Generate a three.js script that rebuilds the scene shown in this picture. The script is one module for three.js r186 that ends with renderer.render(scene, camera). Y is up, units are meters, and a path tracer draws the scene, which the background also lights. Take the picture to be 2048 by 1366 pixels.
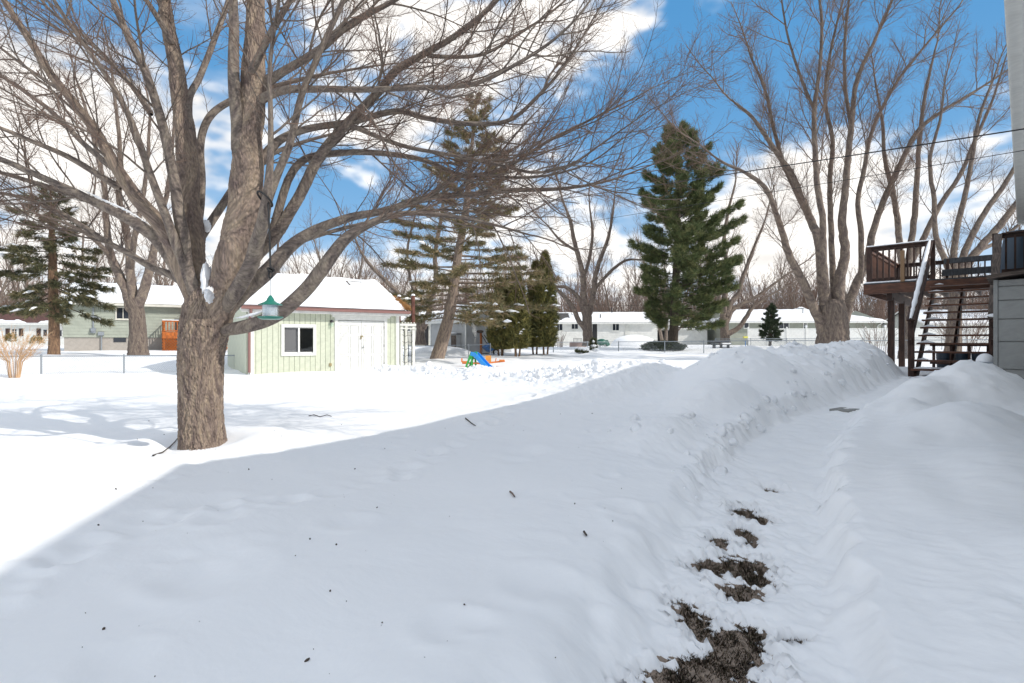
import * as THREE from 'three';
import { mergeGeometries, mergeVertices } from 'three/addons/utils/BufferGeometryUtils.js';
import { createNoise2D, createNoise3D } from 'simplex-noise';

// ---------------------------------------------------------------- camera, sky, sun, exposure
const scene = new THREE.Scene();
const F = 1024, CX = 1024, CY = 683, EYE = 1.5;      // focal length and centre in photo pixels, eye height
const camera = new THREE.PerspectiveCamera(2 * Math.atan(683 / F) * 180 / Math.PI, 2048 / 1366, 0.1, 3000);
camera.position.set(0, EYE, 0);
camera.lookAt(0, EYE, -10);
const renderer = new THREE.WebGLRenderer({ antialias: true });
renderer.toneMapping = THREE.LinearToneMapping;
renderer.toneMappingExposure = 1.41;
renderer.shadowMap.enabled = true;

function rngOf(seed) { let a = seed >>> 0; return () => { a |= 0; a = a + 0x6D2B79F5 | 0; let t = Math.imul(a ^ a >>> 15, 1 | a); t = t + Math.imul(t ^ t >>> 7, 61 | t) ^ t; return ((t ^ t >>> 14) >>> 0) / 4294967296; }; }
const n2 = createNoise2D(rngOf(11)), n3 = createNoise3D(rngOf(12));
const lerp = (a, b, t) => a + (b - a) * t, clamp = (x, a = 0, b = 1) => Math.max(a, Math.min(b, x));
const sstep = (a, b, x) => { const t = clamp((x - a) / (b - a)); return t * t * (3 - 2 * t); };
const fbm2 = (x, y, o = 4) => { let s = 0, a = .5; for (let i = 0; i < o; i++) { s += a * n2(x, y); x = x * 2.03 + 7.1; y = y * 2.03 + 3.7; a *= .5; } return s; };
const fbm3 = (x, y, z, o = 4) => { let s = 0, a = .5; for (let i = 0; i < o; i++) { s += a * n3(x, y, z); x = x * 2.05 + 1.3; y = y * 2.05 + 4.1; z = z * 2.05 + 2.2; a *= .5; } return s; };

const SUN_DIR = new THREE.Vector3(.925 * Math.cos(.61), Math.sin(.61), .38 * Math.cos(.61)).normalize();
const sun = new THREE.DirectionalLight(new THREE.Color(1, .955, .89), 2.5);
sun.target.position.set(0, 0, -20); sun.position.copy(SUN_DIR).multiplyScalar(120).add(sun.target.position);
sun.castShadow = true; sun.shadow.mapSize.set(4096, 4096); sun.shadow.radius = 1;
Object.assign(sun.shadow.camera, { left: -70, right: 70, top: 60, bottom: -60, near: 1, far: 300 });
scene.add(sun, sun.target);

// sky: blue air with broken cumulus; clouds live in direction space
{
  const W = 2048, H = 1024, data = new Float32Array(W * H * 4);
  // cloud masses seen in the photograph: photo pixel centre, half sizes in pixels, weight
  const masses = [[1610, 430, 230, 190, .75], [1900, 330, 170, 110, .3], [1270, 95, 80, 105, .5], [1420, 60, 70, 60, .55], [1345, 220, 55, 40, .55],
    [170, 300, 230, 170, .75], [60, 180, 160, 110, .5], [300, 480, 240, 110, .5], [930, 110, 240, 105, .62], [720, 60, 150, 70, .3], [1120, 380, 110, 70, .3], [1180, 500, 200, 110, .5],
    [760, 570, 160, 60, .3], [1500, 560, 300, 70, .3], [560, 250, 120, 90, .35],
    [1430, 160, 160, 170, -1.35], [1280, 300, 150, 110, -1.1], [680, 430, 160, 100, -.95], [1600, 90, 250, 140, -1.5], [140, 30, 260, 75, -1.1], [520, 110, 190, 130, -.75], [1850, 130, 200, 130, -1.3], [1180, 230, 90, 60, -.6], [880, 330, 120, 60, -.6], [560, 430, 100, 90, -.5], [1330, 480, 80, 60, -.4], [1900, 420, 100, 90, -.4]]
    .map(([x, y, rx, ry, w]) => { const az = Math.atan2(x - CX, F), el = Math.atan2(CY - y, Math.hypot(F, x - CX)); const s = Math.cos(az) / F * .9; return [az, el, rx * s, ry * s, w]; });
  for (let j = 0; j < H; j++) {
    const el = Math.PI * ((j + .5) / H - .5);                 // row 0 is the bottom of the sphere
    for (let i = 0; i < W; i++) {
      const ph = 2 * Math.PI * ((i + .5) / W - .5);
      // equirectangular: u = .5 is -x .. handled through the direction below
      const cx = Math.cos(el), dx = Math.cos(ph) * cx, dy = Math.sin(el), dz = Math.sin(ph) * cx;
      const az = Math.atan2(dx, -dz);
      const e = Math.max(0, dy);
      const k = Math.pow(1 - e, 3.2), k2 = Math.pow(1 - e, 9);
      let r = lerp(.055, .24, k), g = lerp(.215, .45, k), b = lerp(.45, .68, k);
      r = lerp(r, .60, k2 * .8); g = lerp(g, .70, k2 * .8); b = lerp(b, .80, k2 * .8);
      let bias = 0, c = 0;
      if (el > -.06) {
        for (const [a, l, ra, rl, w] of masses) { const p = (az - a) / ra, q = (el - l) / rl, d2 = p * p + q * q; if (d2 < 6) bias += w * Math.exp(-d2 * .9); }
        const yy = dy * 1.9;
        const warp = fbm3(dx * 2.2 + 5, yy * 2.2, dz * 2.2, 3) * .35;
        const base = fbm3(dx * 3.1 + warp, yy * 3.1 + warp, dz * 3.1, 5);
        const det = fbm3(dx * 9 + 3, yy * 12, dz * 9 + warp * 3, 6);
        const cc = base * .62 + det * .5 + bias * .7 + .25; c = sstep(-.1, .55, cc); c = Math.max(c, .2 * sstep(-.4, .3, cc + warp));
        const fine = fbm3(dx * 6 + 9, yy * 7 + 2, dz * 6, 4);
        const lum = .85 + fine * .22 + det * .16;
        const cr = lum * 1.045, cg = lum * 1.0, cb = lum * .945;
        r = lerp(r, cr, c * .96); g = lerp(g, cg, c * .96); b = lerp(b, cb, c * .96);
      } else { r = .5; g = .52; b = .56; }
      const o = (j * W + i) * 4; data[o] = r; data[o + 1] = g; data[o + 2] = b; data[o + 3] = 1;
    }
  }
  const t = new THREE.DataTexture(data, W, H, THREE.RGBAFormat, THREE.FloatType);
  t.mapping = THREE.EquirectangularReflectionMapping; t.magFilter = t.minFilter = THREE.LinearFilter; t.needsUpdate = true;
  scene.background = t; scene.environment = t;
}

// ---------------------------------------------------------------- helpers
// X to the right, D ahead of the photographer, h above (+) or below (-) the eye
const P = (X, h, D) => new THREE.Vector3(X, EYE + h, -D);
const px = (x, y, D) => P((x - CX) / F * D, (CY - y) / F * D, D);
const UV = (u, v) => [(u + v) / Math.SQRT2, (u - v) / Math.SQRT2];      // own-house frame: u along the wall, v towards the house -> X, D
const used = {};
function numbered(n) { if (!(n in used)) { used[n] = 0; return n; } used[n]++; return n + '_' + String(used[n]).padStart(3, '0'); }
function tag(o, label, category, group, kind) { if (label) o.userData.label = label; if (category) o.userData.category = category; if (group) o.userData.group = group; if (kind) o.userData.kind = kind; return o; }
function thing(name, label, category, pos, rot = 0, group) {
  const o = new THREE.Group(); o.name = numbered(name); scene.add(o);
  if (pos) o.position.copy(pos); o.rotation.y = rot; return tag(o, label, category, group);
}
function mesh(name, g, m, parent) {
  if (Array.isArray(g)) g = g.length > 1 ? mergeGeometries(g.map(a => a.index ? a : a), false) : g[0];
  const o = new THREE.Mesh(g, m); o.castShadow = o.receiveShadow = true;
  o.name = parent ? name : numbered(name); (parent || scene).add(o); return o;
}
function box(w, h, d, x = 0, y = 0, z = 0, ry = 0, rx = 0, rz = 0) {   // centred box, uv in metres
  const g = new THREE.BoxGeometry(w, h, d), p = g.attributes.position, n = g.attributes.normal, uv = g.attributes.uv;
  const ox = (x * 7.31 + y * 3.17 + z * 5.71) % 5;
  for (let i = 0; i < p.count; i++) {
    const ax = Math.abs(n.getX(i)), ay = Math.abs(n.getY(i));
    let a, b; if (ax > .5) { a = p.getZ(i); b = p.getY(i); } else if (ay > .5) { a = p.getX(i); b = p.getZ(i); } else { a = p.getX(i); b = p.getY(i); }
    if (w < h && w <= d || h > Math.max(w, d)) { const t = a; a = b; b = t; }
    uv.setXY(i, a + ox, b + ox * 1.7);
  }
  if (rz) g.rotateZ(rz); if (rx) g.rotateX(rx); if (ry) g.rotateY(ry);
  g.translate(x, y, z); return g;
}
function bar(a, b, w, h) {     // beam of section w x h between two points (h in the up-ish direction)
  const d = b.clone().sub(a), L = d.length(); d.normalize();
  const g = box(L, h, w);
  const side = new THREE.Vector3().crossVectors(d, new THREE.Vector3(0, 1, 0)); if (side.lengthSq() < 1e-6) side.set(0, 0, 1); side.normalize();
  const up = new THREE.Vector3().crossVectors(side, d).normalize();
  const m = new THREE.Matrix4().makeBasis(d, up, side); m.setPosition(a.clone().add(b).multiplyScalar(.5));
  g.applyMatrix4(m); return g;
}
// tube collector: many tapered tubes in one geometry
class Sink {
  constructor() { this.p = []; this.n = []; this.u = []; this.i = []; this.c = null; }
  tube(pts, rad, sides, o = {}) {
    const N = pts.length; if (N < 2) return;
    const base = this.p.length / 3; let nx = 0, ny = 0, nz = 0, len = o.v0 || 0;
    const wrap = Math.max(1, Math.round(rad[0] * 2 * Math.PI / (o.tile || .5)));
    for (let k = 0; k < N; k++) {
      const a = pts[Math.max(0, k - 1)], b = pts[Math.min(N - 1, k + 1)];
      let tx = b.x - a.x, ty = b.y - a.y, tz = b.z - a.z; const tl = Math.hypot(tx, ty, tz) || 1; tx /= tl; ty /= tl; tz /= tl;
      if (k === 0) { if (Math.abs(ty) < .9) { nx = tz; ny = 0; nz = -tx; } else { nx = 0; ny = -tz; nz = ty; } }
      const dt = nx * tx + ny * ty + nz * tz; nx -= dt * tx; ny -= dt * ty; nz -= dt * tz;
      const nl = Math.hypot(nx, ny, nz) || 1; nx /= nl; ny /= nl; nz /= nl;
      const bx = ty * nz - tz * ny, by = tz * nx - tx * nz, bz = tx * ny - ty * nx;
      if (k) len += pts[k].distanceTo(pts[k - 1]);
      const q = pts[k], r = rad[k];
      for (let s = 0; s <= sides; s++) {
        const th = 2 * Math.PI * s / sides, c = Math.cos(th), sn = Math.sin(th);
        const ex = nx * c + bx * sn, ey = ny * c + by * sn, ez = nz * c + bz * sn;
        let rr = r; if (o.disp) { const ss = s === sides ? 0 : s, t2 = 2 * Math.PI * ss / sides; rr = r + o.disp(q, Math.cos(t2) * nx + Math.sin(t2) * bx, Math.cos(t2) * ny + Math.sin(t2) * by, Math.cos(t2) * nz + Math.sin(t2) * bz, r); }
        this.p.push(q.x + ex * rr, q.y + ey * rr, q.z + ez * rr); this.n.push(ex, ey, ez); this.u.push(s / sides * wrap, len / (o.tileV || 1));
      }
    }
    const st = sides + 1;
    for (let k = 0; k < N - 1; k++) for (let s = 0; s < sides; s++) { const a = base + k * st + s, b = a + st; this.i.push(a, a + 1, b, a + 1, b + 1, b); }
  }
  tri(a, b, c, nx, ny, nz) { const k = this.p.length / 3; this.p.push(...a, ...b, ...c); for (let j = 0; j < 3; j++) this.n.push(nx, ny, nz); this.u.push(0, 0, 1, 0, .5, 1); this.i.push(k, k + 1, k + 2); }
  get empty() { return !this.i.length; }
  geo(recalc) {
    const g = new THREE.BufferGeometry();
    g.setAttribute('position', new THREE.BufferAttribute(new Float32Array(this.p), 3));
    g.setAttribute('normal', new THREE.BufferAttribute(new Float32Array(this.n), 3));
    g.setAttribute('uv', new THREE.BufferAttribute(new Float32Array(this.u), 2));
    if (this.c) g.setAttribute('color', new THREE.BufferAttribute(new Float32Array(this.c), 3));
    g.setIndex(this.i); if (recalc) g.computeVertexNormals(); return g;
  }
}
function strip(pts, r, sides = 6) { const s = new Sink(); s.tube(pts, pts.map((_, k) => typeof r === 'number' ? r : r[k]), sides); return s.geo(); }
function catmull(ctrl, per) {          // ctrl: [{p, r}]
  const out = [], rad = [];
  const c = new THREE.CatmullRomCurve3(ctrl.map(a => a.p), false, 'centripetal');
  const n = (ctrl.length - 1) * per;
  for (let i = 0; i <= n; i++) { const t = i / n, f = t * (ctrl.length - 1), k = Math.min(ctrl.length - 2, Math.floor(f)); out.push(c.getPoint(t)); rad.push(lerp(ctrl[k].r, ctrl[k + 1].r, f - k)); }
  return [out, rad];
}
// ---------------------------------------------------------------- textures and materials
function noiseTex(w, h, fn, srgb) {
  const d = new Uint8Array(w * h * 4);
  for (let y = 0; y < h; y++) for (let x = 0; x < w; x++) { const v = fn(x / w, y / h), o = (y * w + x) * 4; if (typeof v === 'number') d[o] = d[o + 1] = d[o + 2] = clamp(v) * 255; else { d[o] = clamp(v[0]) * 255; d[o + 1] = clamp(v[1]) * 255; d[o + 2] = clamp(v[2]) * 255; } d[o + 3] = 255; }
  const t = new THREE.DataTexture(d, w, h); t.wrapS = t.wrapT = THREE.RepeatWrapping; t.magFilter = THREE.LinearFilter; t.minFilter = THREE.LinearMipmapLinearFilter; t.generateMipmaps = true; if (srgb) t.colorSpace = THREE.SRGBColorSpace; t.needsUpdate = true; return t;
}
// periodic fbm on a torus
const tor = (u, v, fu, fv, o = 4, off = 0) => { const a = u * 2 * Math.PI, b = v * 2 * Math.PI; let s = 0, am = .5; for (let i = 0; i < o; i++) { const ru = fu / 6.283, rv = fv / 6.283; s += am * n3(Math.cos(a) * ru + off + Math.cos(b) * rv * .73, Math.sin(a) * ru + Math.sin(b) * rv, Math.cos(b) * rv + off * 1.7 + Math.sin(a) * ru * .37); fu *= 2; fv *= 2; am *= .5; } return s; };
const barkBump = noiseTex(256, 512, (u, v) => { const w = tor(u, v, 4, 5, 2, 3) * .018; const r = 1 - Math.abs(tor(u + w, v, 16, 7, 2, 7)) * 3.2; return .2 + .7 * r + .2 * tor(u, v, 44, 30, 2, 1); });
const barkTint = noiseTex(256, 512, (u, v) => { const a = tor(u, v, 5, 3, 4, 21), b = tor(u, v, 24, 14, 3, 5), f = .82 + a * .28 + b * .22; return [f, f * (.99 + a * .02), f * (.985 - a * .05)]; }, true);
const limbTint = noiseTex(256, 256, (u, v) => { const a = tor(u, v, 4, 5, 4, 41), b = tor(u, v, 9, 30, 3, 45), f = .84 + a * .3 + b * .24; return [f, f * (.99 + a * .02), f * (.985 - a * .04)]; }, true);
const limbBump = noiseTex(256, 256, (u, v) => .5 + tor(u, v, 10, 14, 4, 51) * .6);
const woodTint = noiseTex(512, 256, (u, v) => { const a = tor(u, v, 3, 26, 4, 2), b = tor(u, v, 4, 4, 3, 9), f = .82 + a * .3 + b * .2; return [f, f * .985, f * .97]; }, true);
const grimeTint = noiseTex(256, 256, (u, v) => { const a = tor(u, v, 4, 4, 5, 14), b = tor(u, v, 22, 7, 3, 8), f = .95 + a * .05 + b * .03; return [f, f, f * .99]; }, true);
const snowBump = noiseTex(512, 512, (u, v) => .5 + tor(u, v, 10, 10, 5, 31) * .55);
const roofTint = noiseTex(256, 256, (u, v) => { const f = .8 + tor(u, v, 6, 40, 4, 3) * .5; return [f, f, f]; }, true);
function std(r, g, b, rough = .8, o = {}) { const m = new THREE.MeshStandardMaterial({ roughness: rough, ...o }); m.color.setRGB(r, g, b); return m; }
const M = {
  snow: std(.90, .905, .91, .75, { bumpMap: snowBump, bumpScale: .004 }),
  snowPlain: std(.88, .89, .905, .75),
  snowOld: std(.80, .80, .79, .85, { bumpMap: snowBump, bumpScale: .01 }),
  soil: std(.27, .21, .165, 1),
  bark: std(.36, .28, .225, .95, { map: barkTint, bumpMap: barkBump, bumpScale: .009 }),
  barkSmooth: std(.26, .215, .18, .9, { map: limbTint, bumpMap: limbBump, bumpScale: .006 }),
  barkGrey: std(.29, .23, .19, .95, { map: barkTint, bumpMap: barkBump, bumpScale: .02 }),
  barkSpruce: std(.42, .33, .27, .95, { map: barkTint, bumpMap: barkBump, bumpScale: .012 }),
  barkRed: std(.34, .21, .13, .95, { map: barkTint, bumpMap: barkBump, bumpScale: .012 }),
  barkDark: std(.11, .085, .065, .95, { map: barkTint }),
  twig: std(.18, .12, .092, .9),
  shedGreen: std(.60, .63, .505, .7, { map: grimeTint }), shedGreen2: std(.59, .622, .497, .7, { map: grimeTint }), shedGreen3: std(.607, .636, .513, .7, { map: grimeTint }),
  white: std(.82, .82, .80, .55, { map: grimeTint }), whiteOld: std(.74, .74, .70, .7, { map: grimeTint }), cream: std(.73, .71, .64, .7, { map: grimeTint }),
  gutter: std(.24, .12, .105, .45), brownPost: std(.17, .065, .045, .8, { map: woodTint }),
  glass: std(.03, .035, .045, .06, { metalness: 0 }),
  pane: new THREE.MeshPhysicalMaterial({ color: 0xffffff, transmission: 1, roughness: .02, thickness: 0, ior: 1.5 }),
  dark: std(.02, .02, .022, .8), black: std(.012, .012, .013, .6), iron: std(.035, .035, .04, .5, { metalness: .3 }), brass: std(.45, .36, .2, .35, { metalness: .9 }), steel: std(.45, .46, .47, .4, { metalness: .8 }),
  galv: std(.30, .33, .36, .5, { metalness: .35 }),
  sageHouse: std(.40, .43, .37, .75, { map: grimeTint }), concrete: std(.42, .385, .355, .95, { map: grimeTint, bumpMap: snowBump, bumpScale: .004 }),
  greyShed: std(.52, .53, .545, .7, { map: grimeTint }), greyWall: std(.34, .345, .34, .6, { map: grimeTint }), greenGrey: std(.36, .375, .32, .75, { map: grimeTint }), blueGrey: std(.27, .29, .36, .7, { map: grimeTint }),
  shingle: std(.10, .095, .095, .95, { map: roofTint }), shingleRed: std(.16, .07, .06, .95, { map: roofTint }),
  orangeWood: std(.62, .17, .025, .65, { map: woodTint }),
  deckRed: std(.165, .068, .036, .6, { map: woodTint }), deckBrown: std(.075, .036, .024, .7, { map: woodTint }), deckDark: std(.075, .036, .024, .7, { map: woodTint }), deckWeather: std(.17, .135, .115, .9, { map: woodTint }), deckGrey: std(.065, .07, .08, .6, { map: woodTint }),
  toyGreen: std(.04, .42, .07, .4), toyBlue: std(.03, .30, .75, .4), toyOrange: std(.70, .20, .04, .45),
  feederGreen: std(.018, .20, .145, .3), seed: std(.35, .25, .13, .9),
  needlePine: std(1, 1, 1, .8, { vertexColors: true, side: THREE.DoubleSide }),
  binBlue: std(.045, .07, .10, .5), rust: std(.40, .14, .05, .8), planter: std(.40, .28, .24, .9), kettle: std(.02, .12, .08, .35), redPaint: std(.4, .04, .03, .5), fadedBlue: std(.05, .19, .5, .5), yellow: std(.65, .62, .12, .5),
  straw: std(.58, .38, .22, .95), paleWood: std(.26, .16, .085, .8), slab: std(.30, .30, .29, .8, { map: grimeTint }),
  grass: std(1, 1, 1, .95, { vertexColors: true, side: THREE.DoubleSide }),
};
// ---------------------------------------------------------------- the snow-covered ground
const table = (t, x) => { if (x <= t[0][0]) return t[0][1]; for (let i = 1; i < t.length; i++) if (x < t[i][0]) { const [a, b] = [t[i - 1], t[i]], f = (x - a[0]) / (b[0] - a[0]); return lerp(a[1], b[1], f * f * (3 - 2 * f)); } return t[t.length - 1][1]; };
const smax = (a, b, k) => { const h = clamp(.5 + .5 * (a - b) / k); return lerp(b, a, h) + k * h * (1 - h); };
const PATH = [[-.2, -.6, -1.47], [.35, .9, -1.48], [.93, 2.13, -1.46], [1.6, 3.4, -1.41], [2.35, 4.7, -1.34], [3.2, 5.9, -1.25], [4.15, 6.85, -1.18], [5.12, 7.75, -1.1], [6.3, 8.8, -1.0], [7.6, 10.1, -.92], [8.8, 11.2, -.87], [10, 12.6, -.86]];
function pathAt(X, D) {               // distance to the centre line, floor height, side (+ right), position along
  let best = 1e9, h = 0, side = 1, al = 0;
  for (let i = 0; i < PATH.length - 1; i++) {
    const [ax, ad, ah] = PATH[i], [bx, bd, bh] = PATH[i + 1], ex = bx - ax, ed = bd - ad, L2 = ex * ex + ed * ed, t = clamp(((X - ax) * ex + (D - ad) * ed) / L2);
    const dx = X - ax - ex * t, dd = D - ad - ed * t, d = Math.hypot(dx, dd);
    if (d < best) { best = d; h = lerp(ah, bh, t); side = (dx * ed - dd * ex) > 0 ? 1 : -1; al = i + t; }
  }
  return [best, h, side, al];
}
// shovelled banks: X, D, top height, radius along, radius across, turn
const BANKS = [[2.5, 9.9, -.42, 2.0, 1.0, .75, .5], [4.2, 9.3, -.13, 1.35, 1.0, .8, .45], [5.6, 10.2, -.12, 1.6, 1.1, .8, 1], [7.3, 11.6, -.10, 1.6, 1.1, .8, 1], [8.3, 12.4, -.06, 1.3, .8, .8, .9], [8.2, 11.75, -.3, .6, .45, .8, .9], [3.1, 7.6, -.58, 1.3, .75, .8, .3], [1.9, 6.2, -.92, 1.5, .75, 1.0, .2],
  [5.0, 6.45, -.74, .85, .5, .78, .25], [5.8, 7.2, -.52, .95, .6, .75, .35], [6.6, 7.35, -.33, 1.0, .8, .75, .5], [7.15, 8.0, -.5, 1.3, .8, .75, .4], [5.0, 5.6, -.68, 1.4, .9, .8, .15], [3.9, 4.0, -.86, 1.4, 1.0, .8, .1], [2.9, 2.6, -1.02, 1.3, 1.0, .8, .08], [2.15, 2.3, -1.17, 1.6, .5, .95, .08], [3.1, 3.95, -1.04, 1.4, .5, .95, .08], [4.15, 5.3, -.92, 1.2, .5, .85, .12], [8.6, 9.6, -.62, .9, .8, .8, .4]];
// low ridge of thrown snow from the shed door towards the house
const RIDGE = [[-4.6, 19.2, .10], [-2.6, 17.0, .12], [-1.0, 15.2, .22], [.8, 13.4, .24], [2.2, 12.3, .2], [3.6, 11.6, .14]];
function baseH(X, D) {
  let h = table([[0, -1.24], [3, -1.24], [6, -1.31], [10, -1.25], [15, -1.14], [20, -1.09], [26, -.9], [34, -.74], [50, -.46], [75, -.36], [140, -.3]], D);
  const left = sstep(-9, -14, X);
  h = lerp(h, table([[0, -1.3], [4, -1.33], [8, -1.3], [18, -1.22], [20, -1.17], [26, -.7], [34, -.6], [60, -.42], [90, -.35]], D), left);
  const u = (X + D) / Math.SQRT2, v = (X - D) / Math.SQRT2;
  h += .46 * sstep(1.6, 9.5, u) * sstep(-9.5, -5.6, v) * sstep(20, 13, D);
  return h;
}
const dents = []; { const r = rngOf(77); for (let i = 0; i < 150; i++) { const D = 2 + r() * 13, X = (r() - .62) * D * 1.3; dents.push([X, D, .06 + r() * .16, .006 + r() * .02]); } 
  // old softened footprints crossing the yard
  const trail = [[-60, 1200], [200, 1060], [420, 1010], [620, 980], [800, 940], [930, 880], [1080, 815], [1240, 765]].map(([x, y]) => { const D = F * 1.22 / (y - CY); return [(x - CX) / F * D, D]; });
  for (let i = 0; i < trail.length - 1; i++) { const [a, b] = [trail[i], trail[i + 1]], n = Math.round(Math.hypot(b[0] - a[0], b[1] - a[1]) / .2); for (let k = 0; k < n; k++) { const f = k / n; dents.push([lerp(a[0], b[0], f) + (r() - .5) * .3, lerp(a[1], b[1], f) + (r() - .5) * .3, .07 + r() * .07, .014 + r() * .022]); } } }
const GRASS_PX = [[1490, 1030, 26, 12], [1518, 1044, 22, 10], [1440, 1088, 24, 10], [1492, 1074, 20, 12], [1504, 1092, 16, 8], [1430, 1140, 50, 16], [1485, 1138, 48, 24], [1515, 1160, 26, 22], [1480, 1190, 48, 18], [1384, 1240, 34, 34], [1405, 1268, 26, 26], [1470, 1290, 55, 34], [1500, 1275, 34, 20], [1440, 1335, 90, 30], [1360, 1356, 70, 16], [1410, 1380, 120, 30], [1577, 1290, 30, 9], [1545, 985, 16, 4], [1605, 1288, 14, 6]]
  .map(([x, y, rx, ry]) => { let h = -1.42; let X, D; for (let k = 0; k < 6; k++) { D = F * -h / (y - CY); X = (x - CX) / F * D; h = pathAt(X, D)[1]; } return [X, D, rx / F * D, ry / (y - CY) * D]; });
function bare(X, D) { let m = 0; for (const [a, b, rx, ry] of GRASS_PX) { const p = (X - a) / rx, q = (D - b) / ry, d = p * p + q * q; if (d < 5) m = Math.max(m, Math.exp(-d * .8)); } return m; }
function groundH(X, D, fine = true) {
  let h = baseH(X, D);
  let rough = 0;
  if (D < 24 && D > -3 && Math.abs(X) < 14) {
    for (let i = 0; i < RIDGE.length - 1; i++) { const [ax, ad, a1] = RIDGE[i], [bx, bd, b1] = RIDGE[i + 1], ex = bx - ax, ed = bd - ad, t = clamp(((X - ax) * ex + (D - ad) * ed) / (ex * ex + ed * ed)), d2 = (X - ax - ex * t) ** 2 + (D - ad - ed * t) ** 2; const w = Math.exp(-d2 * 1.4); if (w > .02) { rough = Math.max(rough, w); h += lerp(a1, b1, t) * w * .75; if (t > 0 && t < 1) continue; } }
    let bk = -9;
    for (const [bx, bd, top, ra, rc, th, ro] of BANKS) {
      const c = Math.cos(th), s = Math.sin(th), dx = X - bx, dd = D - bd, p = (dx * c + dd * s) / ra, q = (-dx * s + dd * c) / rc, d2 = p * p + q * q;
      if (d2 < 4.5) { const g = top - .62 * (1 - Math.exp(-d2 * .75)) - .12 * d2; bk = bk < -8 ? g : smax(bk, g, .14); rough = Math.max(rough, Math.exp(-d2 * 1.2) * ro); }
    }
    if (bk > -8) h = smax(h, bk, .12);
    if (fine) {
      h += n2(X * .4 + 3, D * .4) * .03 + n2(X * 1.1, D * 1.1 + 9) * .007;
      if (D < 17) { h += fbm2(X * 2.2, D * 2.2, 4) * .0075 * (.35 + .65 * sstep(-.1, .45, n2(X * .45 + 8, D * .45)) + 2 * rough); const lump = Math.abs(n2(X * 2.3 + 40, D * 2.3)), l2 = Math.abs(n2(X * 6.1 + 4, D * 6.1)), l3 = Math.abs(n2(X * 14, D * 14 + 2)); h += rough * (.16 * (.5 - lump) + .10 * (.5 - l2) + .035 * (.5 - l3)); }
      else h += rough * .18 * Math.abs(n2(X * 4, D * 4)) * (n2(X * 9, D * 9) > .1 ? 1.3 : .5);
      for (const [dx, dd, r, a] of dents) { const q = ((X - dx) ** 2 + (D - dd) ** 2) / (r * r); if (q < 5) h -= a * Math.exp(-q) - a * .5 * Math.exp(-(q - 2) * (q - 2)); }
    }
    const [d, ph, side, al] = pathAt(X, D);
    const wob = n2(X * 1.7, D * 1.7) * .07 + n2(X * 4, D * 4) * .03 + (al > 3.5 ? .06 * Math.abs(n2(X * 7, D * 7)) : 0) + n2(X * 13, D * 13) * .007;
    const half = (side > 0 ? lerp(.4, .2, clamp((al - 5) / 2)) : lerp(.44, .2, clamp((al - 6) / 2))) + wob, wall = side > 0 ? .17 : al < 4 ? lerp(.42, .15, clamp((al - 2) / 2)) : lerp(.15, .3, clamp((al - 5) / 3));
    const w = sstep(half, half + wall, d);
    if (w < 1) {
      let th = .05 + fbm2(X * 3.4, D * 3.4, 3) * .03 + fbm2(X * 13, D * 13, 3) * .011;
      if (fine) { const m = bare(X, D); th -= m * .105 + (m > .12 ? (fbm2(X * 38, D * 38, 3) * .07 + fbm2(X * 12, D * 12, 2) * .035) : 0); }
      th += .03 * sstep(4.2, 5.2, al);
      h = lerp(ph + th, Math.max(h, ph + .12), side < 0 ? Math.pow(w, .7) : w);
    }
    // drifted collar round the big maple
    const tr = Math.hypot(X + 3.98, D - 6.45); h += .07 * Math.exp(-((tr - .75) ** 2) * 7) - .05 * Math.exp(-((tr - .3) ** 2) * 20);
  } else h += n2(X * .3, D * .3) * .05 + (D < 60 ? n2(X * 1.1, D * 1.1) * .02 : 0);
  return h;
}
function axis(segs) { const a = []; let x = segs[0][0]; for (const [, to, s0, s1] of segs) { const from = x; while (x < to - 1e-6) { a.push(x); const f = (x - from) / (to - from); x += lerp(s0, s1, f); } x = to; } a.push(x); return a; }
{
  const xs = axis([[-500, -60, 40, 4], [0, -14, 4, .25], [0, -5, .25, .08], [0, .35, .08, .05], [0, 2.5, .02, .02], [0, 9, .05, .06], [0, 16, .07, .35], [0, 60, .3, 4], [0, 500, 4, 40]]);
  const ds = axis([[-60, -4, 8, 1], [0, 1.5, .6, .06], [0, 4.3, .022, .022], [0, 13, .05, .06], [0, 20, .06, .16], [0, 45, .15, .6], [0, 120, .6, 5], [0, 900, 6, 90]]);
  const nx = xs.length, nd = ds.length, pos = new Float32Array(nx * nd * 3), uv = new Float32Array(nx * nd * 2), idx = [];
  for (let j = 0, k = 0; j < nd; j++) for (let i = 0; i < nx; i++, k++) { const X = xs[i], D = ds[j]; pos[k * 3] = X; pos[k * 3 + 1] = EYE + groundH(X, D); pos[k * 3 + 2] = -D; uv[k * 2] = X / 1.7; uv[k * 2 + 1] = D / 1.7; }
  for (let j = 0; j < nd - 1; j++) for (let i = 0; i < nx - 1; i++) { const a = j * nx + i, b = a + 1, c = a + nx, d = c + 1; idx.push(a, b, c, b, d, c); }
  const g = new THREE.BufferGeometry(); g.setAttribute('position', new THREE.BufferAttribute(pos, 3)); g.setAttribute('uv', new THREE.BufferAttribute(uv, 2)); g.setIndex(idx); g.computeVertexNormals();
  tag(mesh('snow_ground', g, M.snow), 'deep white snow covering the whole back yard', null, null, 'structure');
  console.log('ground', nx, nd);
}
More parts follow.
